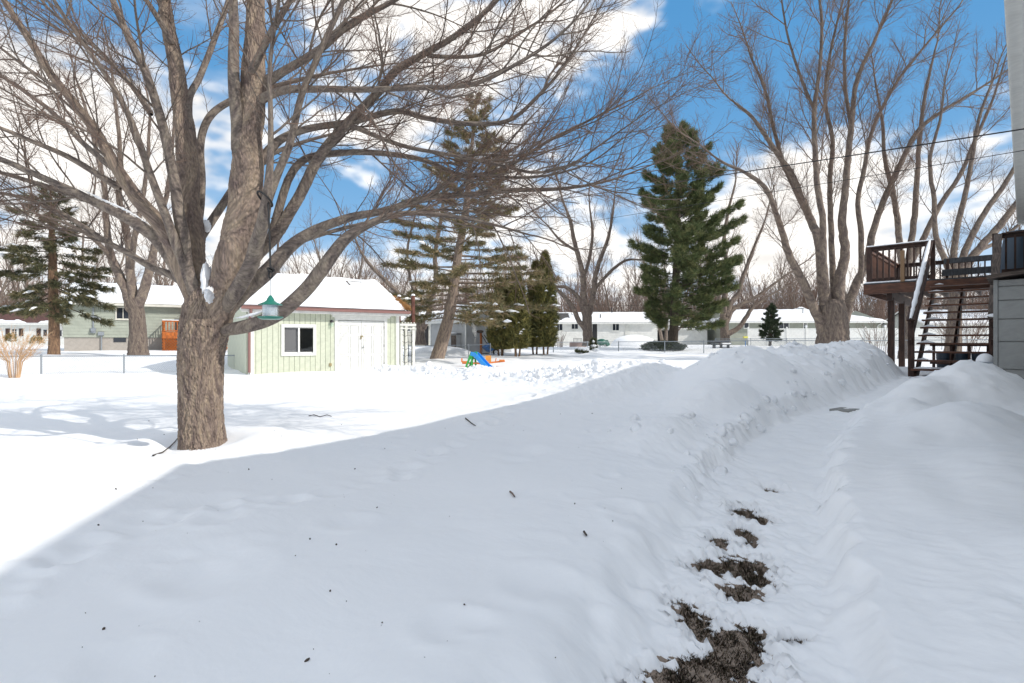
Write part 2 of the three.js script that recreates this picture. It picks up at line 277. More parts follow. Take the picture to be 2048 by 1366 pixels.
{ // frozen lawn under the shovelled path
  const pos = [], uv = [], idx = []; const N = 150, W = 24;
  for (let k = 0; k <= N; k++) { const f = k / N * (PATH.length - 3) + .6, i = Math.min(PATH.length - 2, Math.floor(f)), t = f - i, a = PATH[i], b = PATH[i + 1]; const dx = b[0] - a[0], dd = b[1] - a[1], L = Math.hypot(dx, dd);
    for (let s = 0; s <= W; s++) { const o = (s / W - .5) * 1.1, X = lerp(a[0], b[0], t) + dd / L * o, D = lerp(a[1], b[1], t) - dx / L * o; pos.push(X, EYE + pathAt(X, D)[1] + n2(X * 9, D * 9) * .008, -D); uv.push(X, D); } }
  for (let k = 0; k < N; k++) for (let s = 0; s < W; s++) { const a = k * (W + 1) + s, b = a + W + 1; idx.push(a, a + 1, b, a + 1, b + 1, b); }
  const g = new THREE.BufferGeometry(); g.setAttribute('position', new THREE.Float32BufferAttribute(pos, 3)); g.setAttribute('uv', new THREE.Float32BufferAttribute(uv, 2)); g.setIndex(idx); g.computeVertexNormals();
  tag(mesh('lawn_path', g, M.soil), 'bare frozen lawn under the shovelled path', null, null, 'structure');
}
{ // dead grass in the thawed patches
  const s = new Sink(); s.c = []; const r = rngOf(5); let n = 0;
  for (let t = 0; t < 160000 && n < 22000; t++) {
    const D = 1.6 + r() * 3.2, X = .3 + r() * 2.1, b = bare(X, D); if (b < .3 || r() > b * 1.3) continue;
    const y = EYE + pathAt(X, D)[1] - .004; const a = r() * 6.28, L = .012 + r() * .028, lean = .6 + r() * 1.6, w = .0018 + r() * .002;
    const dx = Math.cos(a), dz = Math.sin(a), q = Math.hypot(1, lean), hx = dx * lean / q * L, hz = dz * lean / q * L, hy = L / q;
    s.tri([X - dz * w, y, -D + dx * w], [X + dz * w, y, -D - dx * w], [X + hx, y + hy, -D + hz], dx * .4, .9, dz * .4);
    const k = r(), c = k < .45 ? [.44, .32, .24] : k < .8 ? [.56, .47, .34] : k < .94 ? [.34, .32, .18] : [.2, .15, .11], f = .7 + r() * .6; for (let j = 0; j < 3; j++) s.c.push(c[0] * f, c[1] * f, c[2] * f); n++;
  }
  tag(mesh('dead_grass', s.geo(), M.grass), 'brown dead grass showing through the shovelled path', 'grass', null, 'stuff');
}
{ // icy concrete slab showing where the path turns to the stairs
  const g = box(.4, .05, .26, 0, 0, 0, .6); const y = pathAt(5.02, 7.72)[1];
  const o = mesh('stone_slab', g, M.slab); o.position.copy(P(5.02, y + .066, 7.72)); tag(o, 'wet grey paving slab uncovered at the end of the shovelled path', 'slab');
}
const gh = (X, D) => EYE + groundH(X, D);
// ---------------------------------------------------------------- bare trees
const barkDisp = (amp, f) => (q, ex, ey, ez, r) => { const x = (q.x + ex * r) * f, y = (q.y + ey * r) * f * .2, z = (q.z + ez * r) * f; const w = n3(x * .25, y * 2, z * .25) * .35; return amp * (.4 - Math.abs(n3(x + w, y, z + w)) * 1.3) + amp * .22 * n3(x * 2.1, y * 5, z * 2.1) + r * .022 * n3(q.x * 1.1 + ex, q.y * 1.3, q.z * 1.1 + ez); };
const V = (x, y, z) => new THREE.Vector3(x, y, z);
// grows a wandering branch and its children into sinks[level]
function grow(S, start, dir, len, rad, level, o, rnd, minSide) {
  if (o.inst && level >= o.levels) { o.inst.push([start.x, start.y, start.z, dir.x, dir.y, dir.z, len]); return; }
  const n = (o.segs || [9, 7, 5, 4])[level];
  const pts = [start.clone()], rs = [rad]; const d = dir.clone().normalize(), p = start.clone(), st = len / n;
  for (let k = 1; k <= n; k++) {
    d.x += (rnd() - .5) * o.wig; d.y += (rnd() - .5) * o.wig + o.up * (.5 + k / n) / n * 2; d.z += (rnd() - .5) * o.wig; d.normalize();
    p.addScaledVector(d, st); if (p.y < EYE - .9) p.y = EYE - .9; pts.push(p.clone()); rs.push(rad * lerp(1, o.tip || .35, k / n));
  }
  const sides = rad > .06 ? 8 : rad > .02 ? 5 : rad > .008 ? 4 : 3;
  S[Math.min(level, S.length - 1)].tube(pts, rs, sides);
  if (level >= o.levels) return;
  const cnt = Math.max(2, Math.round(len / o.gap[level] * (.8 + rnd() * .4)));
  const side = V(rnd() - .5, rnd() - .5, rnd() - .5).normalize();
  for (let c = 0; c < cnt; c++) {
    const t = lerp(.12, 1, (c + rnd()) / cnt), f = t * n, k = Math.min(n - 1, Math.floor(f)), q = pts[k].clone().lerp(pts[k + 1], f - k);
    const tan = pts[k + 1].clone().sub(pts[k]).normalize();
    side.applyAxisAngle(tan, 2.2 + rnd() * 1.6); const lat = side.clone().addScaledVector(tan, -side.dot(tan)).normalize();
    if (o.flat) lat.y *= o.flat;
    const ang = o.ang * (.7 + rnd() * .6), nd = tan.clone().multiplyScalar(Math.cos(ang)).addScaledVector(lat, Math.sin(ang));
    const L = len * lerp(o.ratio, o.ratio * .45, t) * (.6 + rnd() * .7), r2 = lerp(rs[k], rs[k + 1], f - k) * o.thin;
    if (L > o.minLen) grow(S, q, nd, L, Math.max(r2, o.minR), level + 1, o, rnd);
  }
}
// twig sprays: a few shapes, many copies
function twigKinds(rel, seed) { const out = []; for (let v = 0; v < 5; v++) { const r = rngOf(seed + v), S = [new Sink(), new Sink()]; const pts = [], rs = [], d = V(0, 1, 0), p = V(0, 0, 0); for (let k = 0; k <= 5; k++) { pts.push(p.clone()); rs.push(rel * lerp(1, .45, k / 5)); d.x += (r() - .5) * .34; d.z += (r() - .5) * .34; d.normalize(); p.addScaledVector(d, .2); } S[0].tube(pts, rs, 3); for (let c = 0; c < 4; c++) { const k = 1 + c, a = c * 2.6 + r() * 2, e = V(Math.cos(a) * .75, .8, Math.sin(a) * .75).normalize(), l = .24 + r() * .3, q = pts[k].clone().addScaledVector(e, l * .5), w = q.clone().addScaledVector(V(e.x * .7, e.y + .35, e.z * .7).normalize(), l * .5); S[0].tube([pts[k], q, w], [rel * .6, rel * .5, rel * .38], 3); S[0].tube([w, w.clone().addScaledVector(e, rel * 3.4)], [rel * .95, rel * .3], 3); } S[0].tube([p.clone().addScaledVector(d, -.2), p.clone().addScaledVector(d, -.2 + rel * 4)], [rel * 1.1, rel * .3], 3); out.push(S[0].geo()); } return out; }
const twigNear = twigKinds(.0095, 700), twigMid = twigKinds(.0075, 720);
function twigInstances(list, kinds, mat, parent, rnd) { const per = kinds.map(() => []); list.forEach((l, i) => per[i % kinds.length].push(l)); const m = new THREE.Matrix4(), q = new THREE.Quaternion(), q2 = new THREE.Quaternion(), Y = V(0, 1, 0); per.forEach((a, k) => { if (!a.length) return; const im = new THREE.InstancedMesh(kinds[k], mat, a.length); a.forEach(([x, y, z, dx, dy, dz, L], i) => { q.setFromUnitVectors(Y, V(dx, dy, dz).normalize()); q2.setFromAxisAngle(Y, rnd() * 6.28); q.multiply(q2); m.compose(V(x, y, z), q, V(L, L, L)); im.setMatrixAt(i, m); }); im.name = 'twigs'; im.castShadow = im.receiveShadow = true; im.userData.kind = 'stuff'; parent.add(im); }); }
// tree whose stems were traced: limbs = [ [x, y, radius in px, depth offset], ... ] in photo pixels at distance D
function tracedTree(name, label, D, limbs, o, group) {
  const rnd = rngOf(o.seed), base = limbs[0][0], pos = px(base[0], base[1], D + (base[3] || 0));
  const t = thing(name, label, 'tree', pos, 0, group), org = pos;
  const S = [new Sink(), new Sink(), new Sink(), new Sink()]; o = { ...o, inst: [] };
  limbs.forEach((l, li) => {
    const opt = l.find(a => !Array.isArray(a)) || {}; const c = l.filter(Array.isArray).map(([x, y, r, dd = 0]) => ({ p: px(x, y, D + dd).sub(org), r: r * (D + dd) / F * Math.cos(Math.atan((x - CX) / F)) * (li ? o.fat || 1 : 1) }));
    if (li) { const a = c[0], b = c[1]; c.unshift({ p: a.p.clone().addScaledVector(b.p.clone().sub(a.p).normalize(), -Math.min(a.r * 1.3, a.p.distanceTo(b.p) * .8)), r: a.r * .55 }); }
    const [pts, rs] = catmull(c, li === 0 ? (o.trunkPer || 10) : 7);
    for (let k = 1; k < pts.length; k++) { const w = li ? Math.min(.25, rs[k]) * (o.knotty || .16) : 0; pts[k].x += n3(pts[k].x * 2 + li, pts[k].y * 1.5, 1) * w; pts[k].z += n3(pts[k].x * 2, pts[k].y * 1.5, 7 + li) * w; }
    const s = new Sink(), big = Math.max(...rs);
    const near = D < 10; const sides = near ? (li === 0 ? 180 : big > .2 ? 120 : big > .1 ? 60 : big > .04 ? 16 : 8) : (big > .2 ? 22 : big > .08 ? 12 : 7);
    let P2 = pts, R2 = rs;
    if (near && big > .1) { P2 = []; R2 = []; for (let k = 0; k < pts.length - 1; k++) for (let m = 0; m < 4; m++) { P2.push(pts[k].clone().lerp(pts[k + 1], m / 4)); R2.push(lerp(rs[k], rs[k + 1], m / 4)); } P2.push(pts[pts.length - 1]); R2.push(rs[rs.length - 1]); }
    const off = org; s.tube(P2, R2, sides, { tile: o.tile || .5, tileV: o.tileV || 1, disp: near && big > .1 ? barkDisp(Math.min(.02, big * .075), 23) : big > .15 ? barkDisp(big * .07, 6) : null });
    mesh(li === 0 ? 'trunk' : 'limb', s.geo(near || big > .15), opt.mat || (big > (o.smoothBelow || .07) ? o.bark : o.smooth), t);
    if (li === 0 && !o.trunkKids) return;
    // secondary branches along the limb
    let len = 0; const cum = [0]; for (let k = 1; k < pts.length; k++) { len += pts[k].distanceTo(pts[k - 1]); cum.push(len); }
    const dens = (opt.kids ?? 1) * o.kids, cnt = Math.round(len * dens); const side = V(rnd() - .5, rnd() - .5, rnd() - .5).normalize();
    for (let q = 0; q <= cnt; q++) {
      const want = q === cnt ? len * .999 : len * lerp(opt.from ?? .3, 1, (q + rnd()) / cnt); let k = 0; while (k < pts.length - 2 && cum[k + 1] < want) k++;
      const f = (want - cum[k]) / (cum[k + 1] - cum[k]), p = pts[k].clone().lerp(pts[k + 1], f), tan = pts[k + 1].clone().sub(pts[k]).normalize(), r = lerp(rs[k], rs[k + 1], f);
      side.applyAxisAngle(tan, 2 + rnd() * 2); const lat = side.clone().addScaledVector(tan, -side.dot(tan)).normalize(); lat.y = lat.y * (o.flat ?? 1) + (o.lift ?? .2); lat.normalize();
      const ang = q === cnt ? .12 : o.ang * (.6 + rnd() * .8), nd = tan.clone().multiplyScalar(Math.cos(ang)).addScaledVector(lat, Math.sin(ang));
      const L = o.L * (.45 + rnd() * .75) * (q === cnt ? 1.1 : lerp(1, .75, want / len)) * (opt.L ?? 1);
      grow(S, p, nd, L, q === cnt ? r : Math.max(o.minR * 2, Math.min(r * .6, L * .0095)), 0, o, rnd);
    }
  });
  const nm = ['branches', 'branches', 'twigs', 'twigs'];
  S.forEach((s, k) => { if (!s.empty) { const m = mesh(nm[k], s.geo(), k < 1 ? (o.smooth) : o.twig, t); m.userData.kind = 'stuff'; } });
  twigInstances(o.inst, D < 10 ? twigNear : twigMid, o.twig, t, rnd); return t;
}
// the large maple in the sun at the left
const mapleLimbs = [
  [[405, 925, 64, -.05], [406, 897, 50], [403, 850, 45.5], [402, 780, 45], [403, 710, 47], [409, 660, 51], [416, 622, 53], [420, 585, 40], [421, 565, 20]],
  [[400, 660, 26, .05], [388, 560, 34, .12], [382, 460, 33, .2], [376, 380, 29, .25], [374, 300, 26, .3], [362, 205, 22, .35], [345, 100, 18, .4], [328, 0, 15, .45], [318, -110, 11, .5], [312, -260, 5, .55], { from: .55, kids: .8 }],
  [[420, 680, 28, 0], [440, 610, 40, -.06], [458, 550, 44, -.1], [476, 480, 44, -.15], [490, 400, 40, -.15], [496, 320, 36, -.12], [498, 260, 33, -.1], [505, 190, 30, -.1], [508, 100, 25, -.1], [512, 0, 20, -.1], [520, -120, 13, -.1], [540, -280, 5, 0], { from: .62, kids: .8 }],
  [[478, 300, 17, -.2], [470, 200, 15, -.3], [467, 100, 13, -.35], [466, 0, 11, -.4], [460, -120, 7, -.5], [450, -240, 3, -.6], { from: .5 }],
  [[424, 660, 13, 0], [454, 612, 17, -.14], [478, 574, 19, -.32], [500, 530, 19, -.52], [520, 458, 16, -.82], [535, 392, 12, -1.1], [541, 320, 8, -1.2], [541, 230, 6, -1.3], [541, 120, 5, -1.4], [556, 10, 4, -1.5], [580, -120, 2, -1.6], { from: .55, kids: .9 }],
  [[415, 662, 12, 0], [445, 660, 16, -.02], [490, 653, 17.5, -.12], [545, 634, 18, -.25], [592, 600, 17.5, -.3], [640, 545, 17, -.35], [688, 482, 14, -.4], [735, 450, 9.5, -.4], [800, 428, 6.5, -.4], [880, 430, 5, -.4], [970, 445, 3.4, -.4], [1060, 470, 2, -.4], { from: .5, kids: 1.2 }],
  [[452, 622, 18, 0], [502, 574, 20, 0], [540, 538, 19, .05], [600, 478, 14, .15], [690, 438, 10, .25], [776, 420, 8, .3], [846, 397, 7, .3], [934, 390, 6, .3], [1022, 381, 5.5, .3], [1127, 377, 4, .3], [1215, 362, 2.6, .3], [1290, 335, 1.4, .3], { from: .38, kids: 1.2 }],
  [[478, 565, 20, .25], [509, 515, 18, .4], [553, 467, 15, .5], [592, 404, 13, .55], [642, 309, 12, .5], [688, 253, 10.5, .4], [758, 183, 9.5, .3], [793, 141, 9, .2], [846, 109, 7.5, .1], [916, 67, 6.5, 0], [990, 4, 5, -.1], [1050, -80, 3, -.2], { from: .3, kids: 1.2 }],
  [[512, 205, 13, -.1], [560, 182, 10, -.3], [640, 178, 8, -.5], [723, 179, 7, -.7], [818, 176, 6, -.8], [945, 168, 5, -.9], [1022, 134, 4.2, -1], [1100, 85, 3.4, -1], [1150, 40, 2.5, -1.1], [1195, -20, 1.6, -1.1], { from: .25, kids: 1.3 }],
  [[525, 320, 14, .1], [560, 280, 10, .2], [610, 259, 8.5, .3], [705, 243, 7.5, .4], [800, 222, 6.8, .4], [850, 236, 6, .3], [952, 248, 5.2, .2], [1022, 239, 4.6, .1], [1075, 193, 4, 0], [1127, 134, 3.2, -.1], [1198, 18, 1.8, -.2], { from: .3, kids: 1.4 }],
  [[543, 470, 11, .5], [600, 325, 9, .6], [688, 306, 7.5, .7], [758, 306, 6.5, .7], [846, 320, 5.5, .8], [934, 352, 5, .8], [1020, 330, 4, .8], [1100, 280, 3.4, .8], [1180, 240, 2.5, .8], [1280, 190, 1.4, .8], { from: .3, kids: 1.3 }],
  [[526, 430, 12, -.9], [555, 350, 10, -.9], [581, 284, 9, -.95], [598, 205, 8, -1], [632, 120, 7, -1.1], [680, 17, 6, -1.2], [720, -80, 3.5, -1.3], { from: .35, kids: 1 }],
  [[515, 175, 15, 0], [565, 145, 10, -.2], [649, 92, 8.5, -.4], [700, 48, 7.5, -.5], [790, 0, 5, -.6], [880, -60, 3, -.7], { from: .3, kids: 1.1 }],
  [[700, 250, 6, .4], [800, 290, 5, .2], [900, 310, 4.4, 0], [1000, 330, 4, -.2], [1070, 345, 3.4, -.3], [1140, 330, 3, -.4], [1200, 290, 2.2, -.5], [1300, 220, 1.2, -.6], { from: .25, kids: 1.5 }],
  // left side
  [[392, 600, 22, -.05], [362, 530, 25, -.15], [328, 460, 22, -.3], [273, 393, 18, -.45], [232, 335, 15.5, -.55], [191, 263, 13.5, -.65], [147, 205, 12, -.75], [103, 150, 11, -.85], [62, 85, 9.5, -.95], [7, 0, 8, -1.1], [-50, -90, 5, -1.2], { from: .4, kids: .9 }],
  [[388, 608, 16, -.05], [350, 528, 19, -.05], [308, 472, 17, 0], [255, 437, 13.5, .05], [200, 410, 12.5, .1], [154, 386, 11.5, .15], [85, 355, 10, .2], [0, 318, 8.5, .3], [-90, 290, 6, .4], { from: .35, kids: .8 }],
  [[300, 470, 12, .3], [240, 430, 10.5, .4], [170, 398, 9.5, .5], [90, 372, 8, .6], [0, 345, 6, .7], [-80, 330, 4, .8], { from: .3, kids: .7 }],
  [[392, 590, 10, .1], [345, 552, 10.5, .15], [308, 537, 9.5, .2], [261, 509, 8.5, .3], [209, 481, 8, .4], [138, 435, 7, .5], [62, 401, 6, .6], [0, 386, 5, .7], [-80, 380, 3, .8], { from: .25, kids: 1.1 }],
  [[380, 560, 12, -.15], [356, 500, 13, -.3], [342, 460, 12, -.4], [308, 369, 10, -.6], [284, 301, 9, -.75], [253, 222, 8, -.9], [212, 150, 7, -1.05], [171, 92, 6.4, -1.2], [120, 20, 5.5, -1.4], [80, -50, 3.5, -1.5], { from: .35 }],
  [[390, 590, 16, -.15], [370, 520, 17, -.2], [362, 444, 15, -.3], [345, 342, 13, -.4], [318, 222, 11.5, -.5], [290, 144, 10.5, -.6], [267, 96, 10, -.65], [239, 34, 9, -.7], [205, -50, 6, -.8], [170, -150, 3, -.9], { from: .45 }],
  [[300, 225, 8, -.4], [262, 170, 7, -.2], [226, 130, 6, 0], [165, 70, 5, .2], [100, 20, 4, .4], [60, -30, 3, .5], { from: .2 }],
  [[239, 348, 9, -.4], [164, 284, 7.5, -.1], [113, 232, 6.8, .1], [60, 190, 6, .3], [0, 150, 5, .5], [-70, 110, 3, .6], { from: .2, kids: 1.1 }],
  [[232, 372, 10, -.3], [137, 314, 8, -.5], [68, 284, 7, -.7], [0, 256, 6, -.9], [-80, 230, 4, -1.1], { from: .2, kids: 1.1 }],
  [[120, 180, 6, -.7], [60, 140, 5, -.5], [0, 95, 4, -.3], { from: .2 }],
  [[376, 262, 14, .3], [378, 195, 9, .4], [400, 154, 8, .6], [427, 85, 7, .8], [451, 20, 6, 1], [470, -60, 4, 1.2], { from: .4 }],
  [[392, 470, 14, .45], [402, 376, 10, .6], [403, 273, 9.5, .7], [424, 228, 9, .8], [470, 198, 8, .9], [540, 175, 6, 1.1], [640, 150, 4, 1.2], [760, 130, 2, 1.3], { from: .4 }],
  [[390, 492, 13, .2], [410, 462, 11, .35], [444, 410, 10, .5], [480, 360, 8, .7], [540, 310, 6, 1], [620, 280, 4, 1.2], [740, 250, 2, 1.4], { from: .4, kids: 1.1 }],
  [[340, 80, 8, .3], [300, 10, 7, .1], [250, -60, 5, 0], { from: .3 }],
  [[505, 140, 10, -.3], [545, 60, 8, -.6], [600, -30, 6, -.9], [640, -100, 4, -1.1], { from: .3 }],
  [[860, 112, 5, .1], [960, 110, 4, .2], [1050, 60, 3, .3], [1120, 10, 2.4, .3], [1180, -50, 1.4, .3], { from: .15, kids: 1.5 }],
  [[850, 398, 5, .3], [930, 350, 4, .1], [1010, 355, 3.4, 0], [1100, 350, 2.6, -.1], [1180, 325, 2, -.2], [1255, 270, 1.2, -.2], { from: .15, kids: 1.5 }],
  [[560, 500, 6, .1], [640, 470, 5, .5], [760, 440, 4, .8], [880, 420, 3, 1], [1000, 430, 2, 1.2], { from: .2, kids: 1.3 }],
];
const maple = tracedTree('maple_tree', 'large bare maple with furrowed trunk and a green bird feeder hanging in it', 6.6, mapleLimbs,
  { seed: 3, fat: .87, segs: [10, 6, 4, 3], bark: M.bark, smooth: M.barkSmooth, twig: M.twig, smoothBelow: .11, kids: 3.9, L: 1.6, ang: .74, wig: .3, up: .15, gap: [.115, .05, .1], ratio: .42, thin: .55, minR: .0024, minLen: .09, levels: 2, flat: .8, lift: .12, tip: .4, trunkPer: 14, tile: .62, tileV: 1.3 });
{ // snow caught in the fork and along two limbs
  const blob = (x, y, D, sx, sy, sz, seed) => { const g = mergeVertices(new THREE.IcosahedronGeometry(1, 4).deleteAttribute('uv').deleteAttribute('normal')), p = g.attributes.position; for (let i = 0; i < p.count; i++) { const v = V(p.getX(i), p.getY(i), p.getZ(i)), k = 1 + .22 * n3(v.x * 2 + seed, v.y * 2, v.z * 2) + .1 * n3(v.x * 6, v.y * 6 + seed, v.z * 6); p.setXYZ(i, v.x * k * sx, v.y * k * sy, v.z * k * sz); } g.computeVertexNormals(); const q = px(x, y, D).sub(maple.position); g.translate(q.x, q.y, q.z); return g; };
  mesh('snow_clump', blob(414, 560, 6.42, .055, .2, .1, 3), M.snowPlain, maple);
  mesh('snow_clump', blob(420, 590, 6.3, .04, .1, .1, 8), M.snowPlain, maple);
  mesh('snow_clump', blob(413, 452, 6.9, .05, .08, .06, 5), M.snowPlain, maple);
  const ridge = (list, D, r, seed) => { const s = new Sink(), [pts] = catmull(list.map(([x, y, dd]) => ({ p: px(x, y, D + dd).sub(maple.position), r: 1 })), 16); pts.forEach((p, k) => { p.y += n3(k * .7, seed, 0) * .004; }); s.tube(pts, pts.map((_, k) => r * (.55 + .6 * Math.abs(n3(k * .35, seed, 4))) * Math.sin(Math.PI * clamp((k + .4) / pts.length))), 7); return s.geo(); };
  mesh('snow_ridge', ridge([[466, 637, -.14], [490, 633, -.2], [520, 624, -.23], [545, 613, -.25]], 6.6, .022, 1), M.snowPlain, maple);
  mesh('snow_ridge', ridge([[308, 454, .02], [255, 422, .05], [200, 397, .1], [154, 374, .15]], 6.6, .018, 2), M.snowPlain, maple);
  mesh('snow_ridge', ridge([[350, 486, -.1], [330, 448, -.2], [300, 408, -.3]], 6.6, .013, 3), M.snowPlain, maple);
}
// the rope and the bird feeder
{
  const D = 5.5, x = 540, top = px(536, 396, 5.5), knot = px(541, 540, 5.5);
  const r = thing('hanging_rope', 'black rope looped over a maple limb with a knot and ring', 'rope', knot.clone());
  const L = v => v.clone().sub(knot);
  mesh('cord', strip([L(top), L(top.clone().lerp(knot, .5)).add(V(.004, 0, 0)), V(0, .0, 0)], .0105, 8), M.black, r);
  const loop = []; const lc = px(530, 398, 5.5); for (let i = 0; i <= 20; i++) { const a = i / 20 * 6.283 + .6; loop.push(L(lc).add(V(Math.cos(a) * .077 * .9, Math.sin(a) * .05 + Math.cos(a) * -.035, Math.sin(a) * .085))); } mesh('loop', strip(loop, .011, 7), M.black, r);
  const kn = []; for (let i = 0; i <= 60; i++) { const a = i / 60 * 6.283 * 2; kn.push(V((.022 + .012 * Math.cos(a * 1.5)) * Math.cos(a), .016 * Math.sin(a * 1.5) + .004, (.022 + .012 * Math.cos(a * 1.5)) * Math.sin(a))); } mesh('knot', strip(kn, .011, 7), M.black, r);
  const ring = []; for (let i = 0; i <= 24; i++) { const a = i / 24 * 6.283; ring.push(V(Math.sin(a) * .022, -.052 + Math.cos(a) * .036, Math.sin(a) * .006)); } mesh('ring', strip(ring, .0085, 7), M.black, r);
  const fb = px(541, 639, 5.5), f = thing('bird_feeder', 'green lantern bird feeder with clear seed tube hanging below the black rope', 'bird feeder', fb);
  const lat = (pts, seg = 24) => new THREE.LatheGeometry(pts.map(([a, b]) => new THREE.Vector2(a, b)), seg);
  mesh('roof', lat([[.0, .262], [.012, .258], [.034, .222], [.04, .205], [.062, .188], [.118, .163], [.121, .157], [.117, .154], [.06, .178], [.0, .184]], 6), M.feederGreen, f);
  mesh('seed_tube', lat([[.0, .03], [.078, .03], [.08, .034], [.08, .165], [.078, .17], [.074, .17], [.074, .034], [.0, .034]], 6), new THREE.MeshPhysicalMaterial({ color: 0xf6fbff, transmission: .75, roughness: .12, thickness: 0 }), f);
  mesh('inner_panel', [box(.09, .125, .004, 0, .1, 0, .4), box(.004, .125, .09, 0, .1, 0, .4)], std(.62, .63, .66, .4), f);
  mesh('seeds', lat([[0, .05], [.04, .045], [.07, .036], [0, .036]], 12), M.seed, f);
  const tray = mesh('tray', lat([[.0, .012], [.09, .012], [.118, .026], [.128, .03], [.13, .025], [.115, .012], [.09, 0], [0, 0]], 24), M.feederGreen, f);
  for (let i = 0; i < 8; i++) { const a = i / 8 * 6.283 + .3; mesh('perch', box(.04, .006, .018, Math.cos(a) * .1, .027, -Math.sin(a) * .1, a), i % 2 ? M.feederGreen : M.dark, tray); }
  mesh('hanger', strip([V(0, .26, 0), L(knot).add(knot).sub(fb).add(V(0, -.088, 0))], .0025, 5), M.iron, f);
}
// other traced trees
const far = { segs: [7, 5, 3, 2], bark: M.barkGrey, smooth: M.barkSmooth, twig: M.twig, smoothBelow: .03, kids: 1.6, L: 2.7, ang: .68, wig: .28, up: .25, gap: [.24, .13, .25], ratio: .5, thin: .55, minR: .0052, minLen: .2, levels: 2, lift: .35, tip: .4, tile: .7, tileV: 1.2 };
tracedTree('bare_tree', 'thick bare tree with a forked trunk before the sage green house', 26, [
  [[277, 716, 26], [276, 700, 21], [276, 660, 17.5], [272, 620, 17], [266, 600, 18]], 
  [[262, 615, 13], [248, 570, 11], [232, 535, 9.5], [218, 495, 8], [213, 440, 7], [210, 380, 6], [195, 310, 5], [175, 230, 4], [150, 150, 2], { from: .3 }],
  [[268, 610, 12], [262, 560, 10], [258, 500, 8.5], [250, 450, 8, 1], [238, 390, 6.5, 1], [240, 300, 5, 1], [230, 200, 3.5, 1], [220, 110, 2, 1], { from: .3 }],
  [[276, 612, 12], [290, 575, 11], [298, 540, 9], [308, 500, 8], [320, 450, 6.5], [335, 380, 5], [345, 290, 4], [350, 200, 2], { from: .3 }],
  [[262, 540, 7], [270, 470, 6, -1], [285, 400, 5, -1], [295, 320, 4, -1], [300, 220, 2.5, -1], { from: .2 }],
  [[225, 520, 6], [190, 480, 5, -1], [140, 450, 4, -2], [80, 430, 2.5, -2], { from: .2 }],
], { ...far, seed: 21, kids: 1.2 }, 'bare trees round the yard');
tracedTree('bare_tree', 'bare tree with a low fork beside the grey garden shed', 36, [
  [[841, 690, 13], [841, 680, 10], [841, 665, 8.5], [843, 645, 9]],
  [[838, 655, 6], [832, 635, 6], [820, 612, 5.5], [800, 590, 5], [770, 560, 4.4], [740, 530, 3.6], [720, 500, 2.5], [700, 450, 1.5], { from: .2 }],
  [[846, 655, 7], [856, 630, 6], [866, 590, 5.5], [872, 560, 5], [870, 510, 4.4], [880, 450, 3.6], [890, 380, 2.6], [900, 300, 1.4], { from: .3 }],
  [[834, 635, 4, 1], [832, 600, 3.6, 1], [820, 555, 3.2, 1], [815, 500, 2.6, 1], [830, 430, 1.8, 1], { from: .2 }],
], { ...far, seed: 22, kids: .9 }, 'bare trees round the yard');
tracedTree('bare_tree', 'bare old tree with spreading arms in front of the long white house', 44, [
  [[1176, 692, 13], [1176, 682, 10.5], [1175, 660, 9.5], [1174, 632, 9.5], [1172, 612, 9.5]],
  [[1172, 660, 6], [1158, 642, 5], [1148, 620, 4.6], [1130, 595, 4], [1108, 575, 3.6], [1080, 560, 2.5], [1050, 540, 1.6], { from: .3 }],
  [[1170, 630, 6], [1162, 605, 5], [1150, 588, 4.2], [1130, 574, 3.4], [1110, 572, 2.8], [1090, 545, 1.8], { from: .3 }],
  [[1170, 620, 7], [1167, 585, 6], [1165, 545, 5.2], [1155, 505, 4.6], [1148, 480, 4.2], [1140, 440, 3.2], [1125, 400, 2], { from: .3 }],
  [[1180, 622, 6.5], [1186, 590, 5.5], [1190, 555, 5], [1200, 520, 4.2], [1215, 480, 3.4], [1225, 430, 2.4], [1230, 385, 1.4], { from: .3 }],
  [[1188, 580, 4], [1205, 560, 3.6], [1230, 535, 3.2], [1255, 520, 2.6], [1285, 520, 1.6], { from: .2 }],
  [[1166, 560, 4], [1178, 520, 3.4, 1], [1185, 470, 2.8, 1], [1180, 420, 1.8, 1], { from: .2 }],
  [[1150, 500, 3], [1120, 480, 2.4, -1], [1095, 450, 1.5, -1], { from: .2 }],
], { ...far, seed: 23, kids: .9, L: 3, minR: .009 }, 'bare trees round the yard');
tracedTree('bare_tree', 'bare tree half hidden behind the tall pine with a long low arm', 46, [
  [[1450, 690, 13], [1450, 678, 10], [1449, 660, 9], [1447, 635, 9]],
  [[1455, 668, 6], [1478, 655, 5.2], [1492, 635, 4.8], [1505, 615, 4.2], [1525, 600, 3], [1550, 585, 2], [1600, 560, 1.2], { from: .4 }],
  [[1452, 645, 6], [1465, 620, 5], [1485, 608, 4.6], [1510, 595, 3.6], [1545, 570, 2.8], [1600, 530, 1.6], { from: .3 }],
  [[1452, 630, 7], [1462, 605, 5.6], [1478, 585, 5], [1484, 560, 4.6], [1495, 530, 4], [1510, 490, 3], [1530, 440, 2], [1545, 380, 1.2], { from: .3 }],
  [[1447, 635, 7], [1450, 590, 6], [1455, 540, 5], [1448, 490, 4.2], [1455, 430, 3.2], [1470, 370, 2], { from: .3 }],
  [[1445, 620, 5], [1430, 570, 4.4], [1415, 520, 3.6], [1400, 460, 2.6], [1395, 400, 1.6], { from: .3 }],
], { ...far, seed: 24, kids: .9, L: 3.2, minR: .009 }, 'bare trees round the yard');
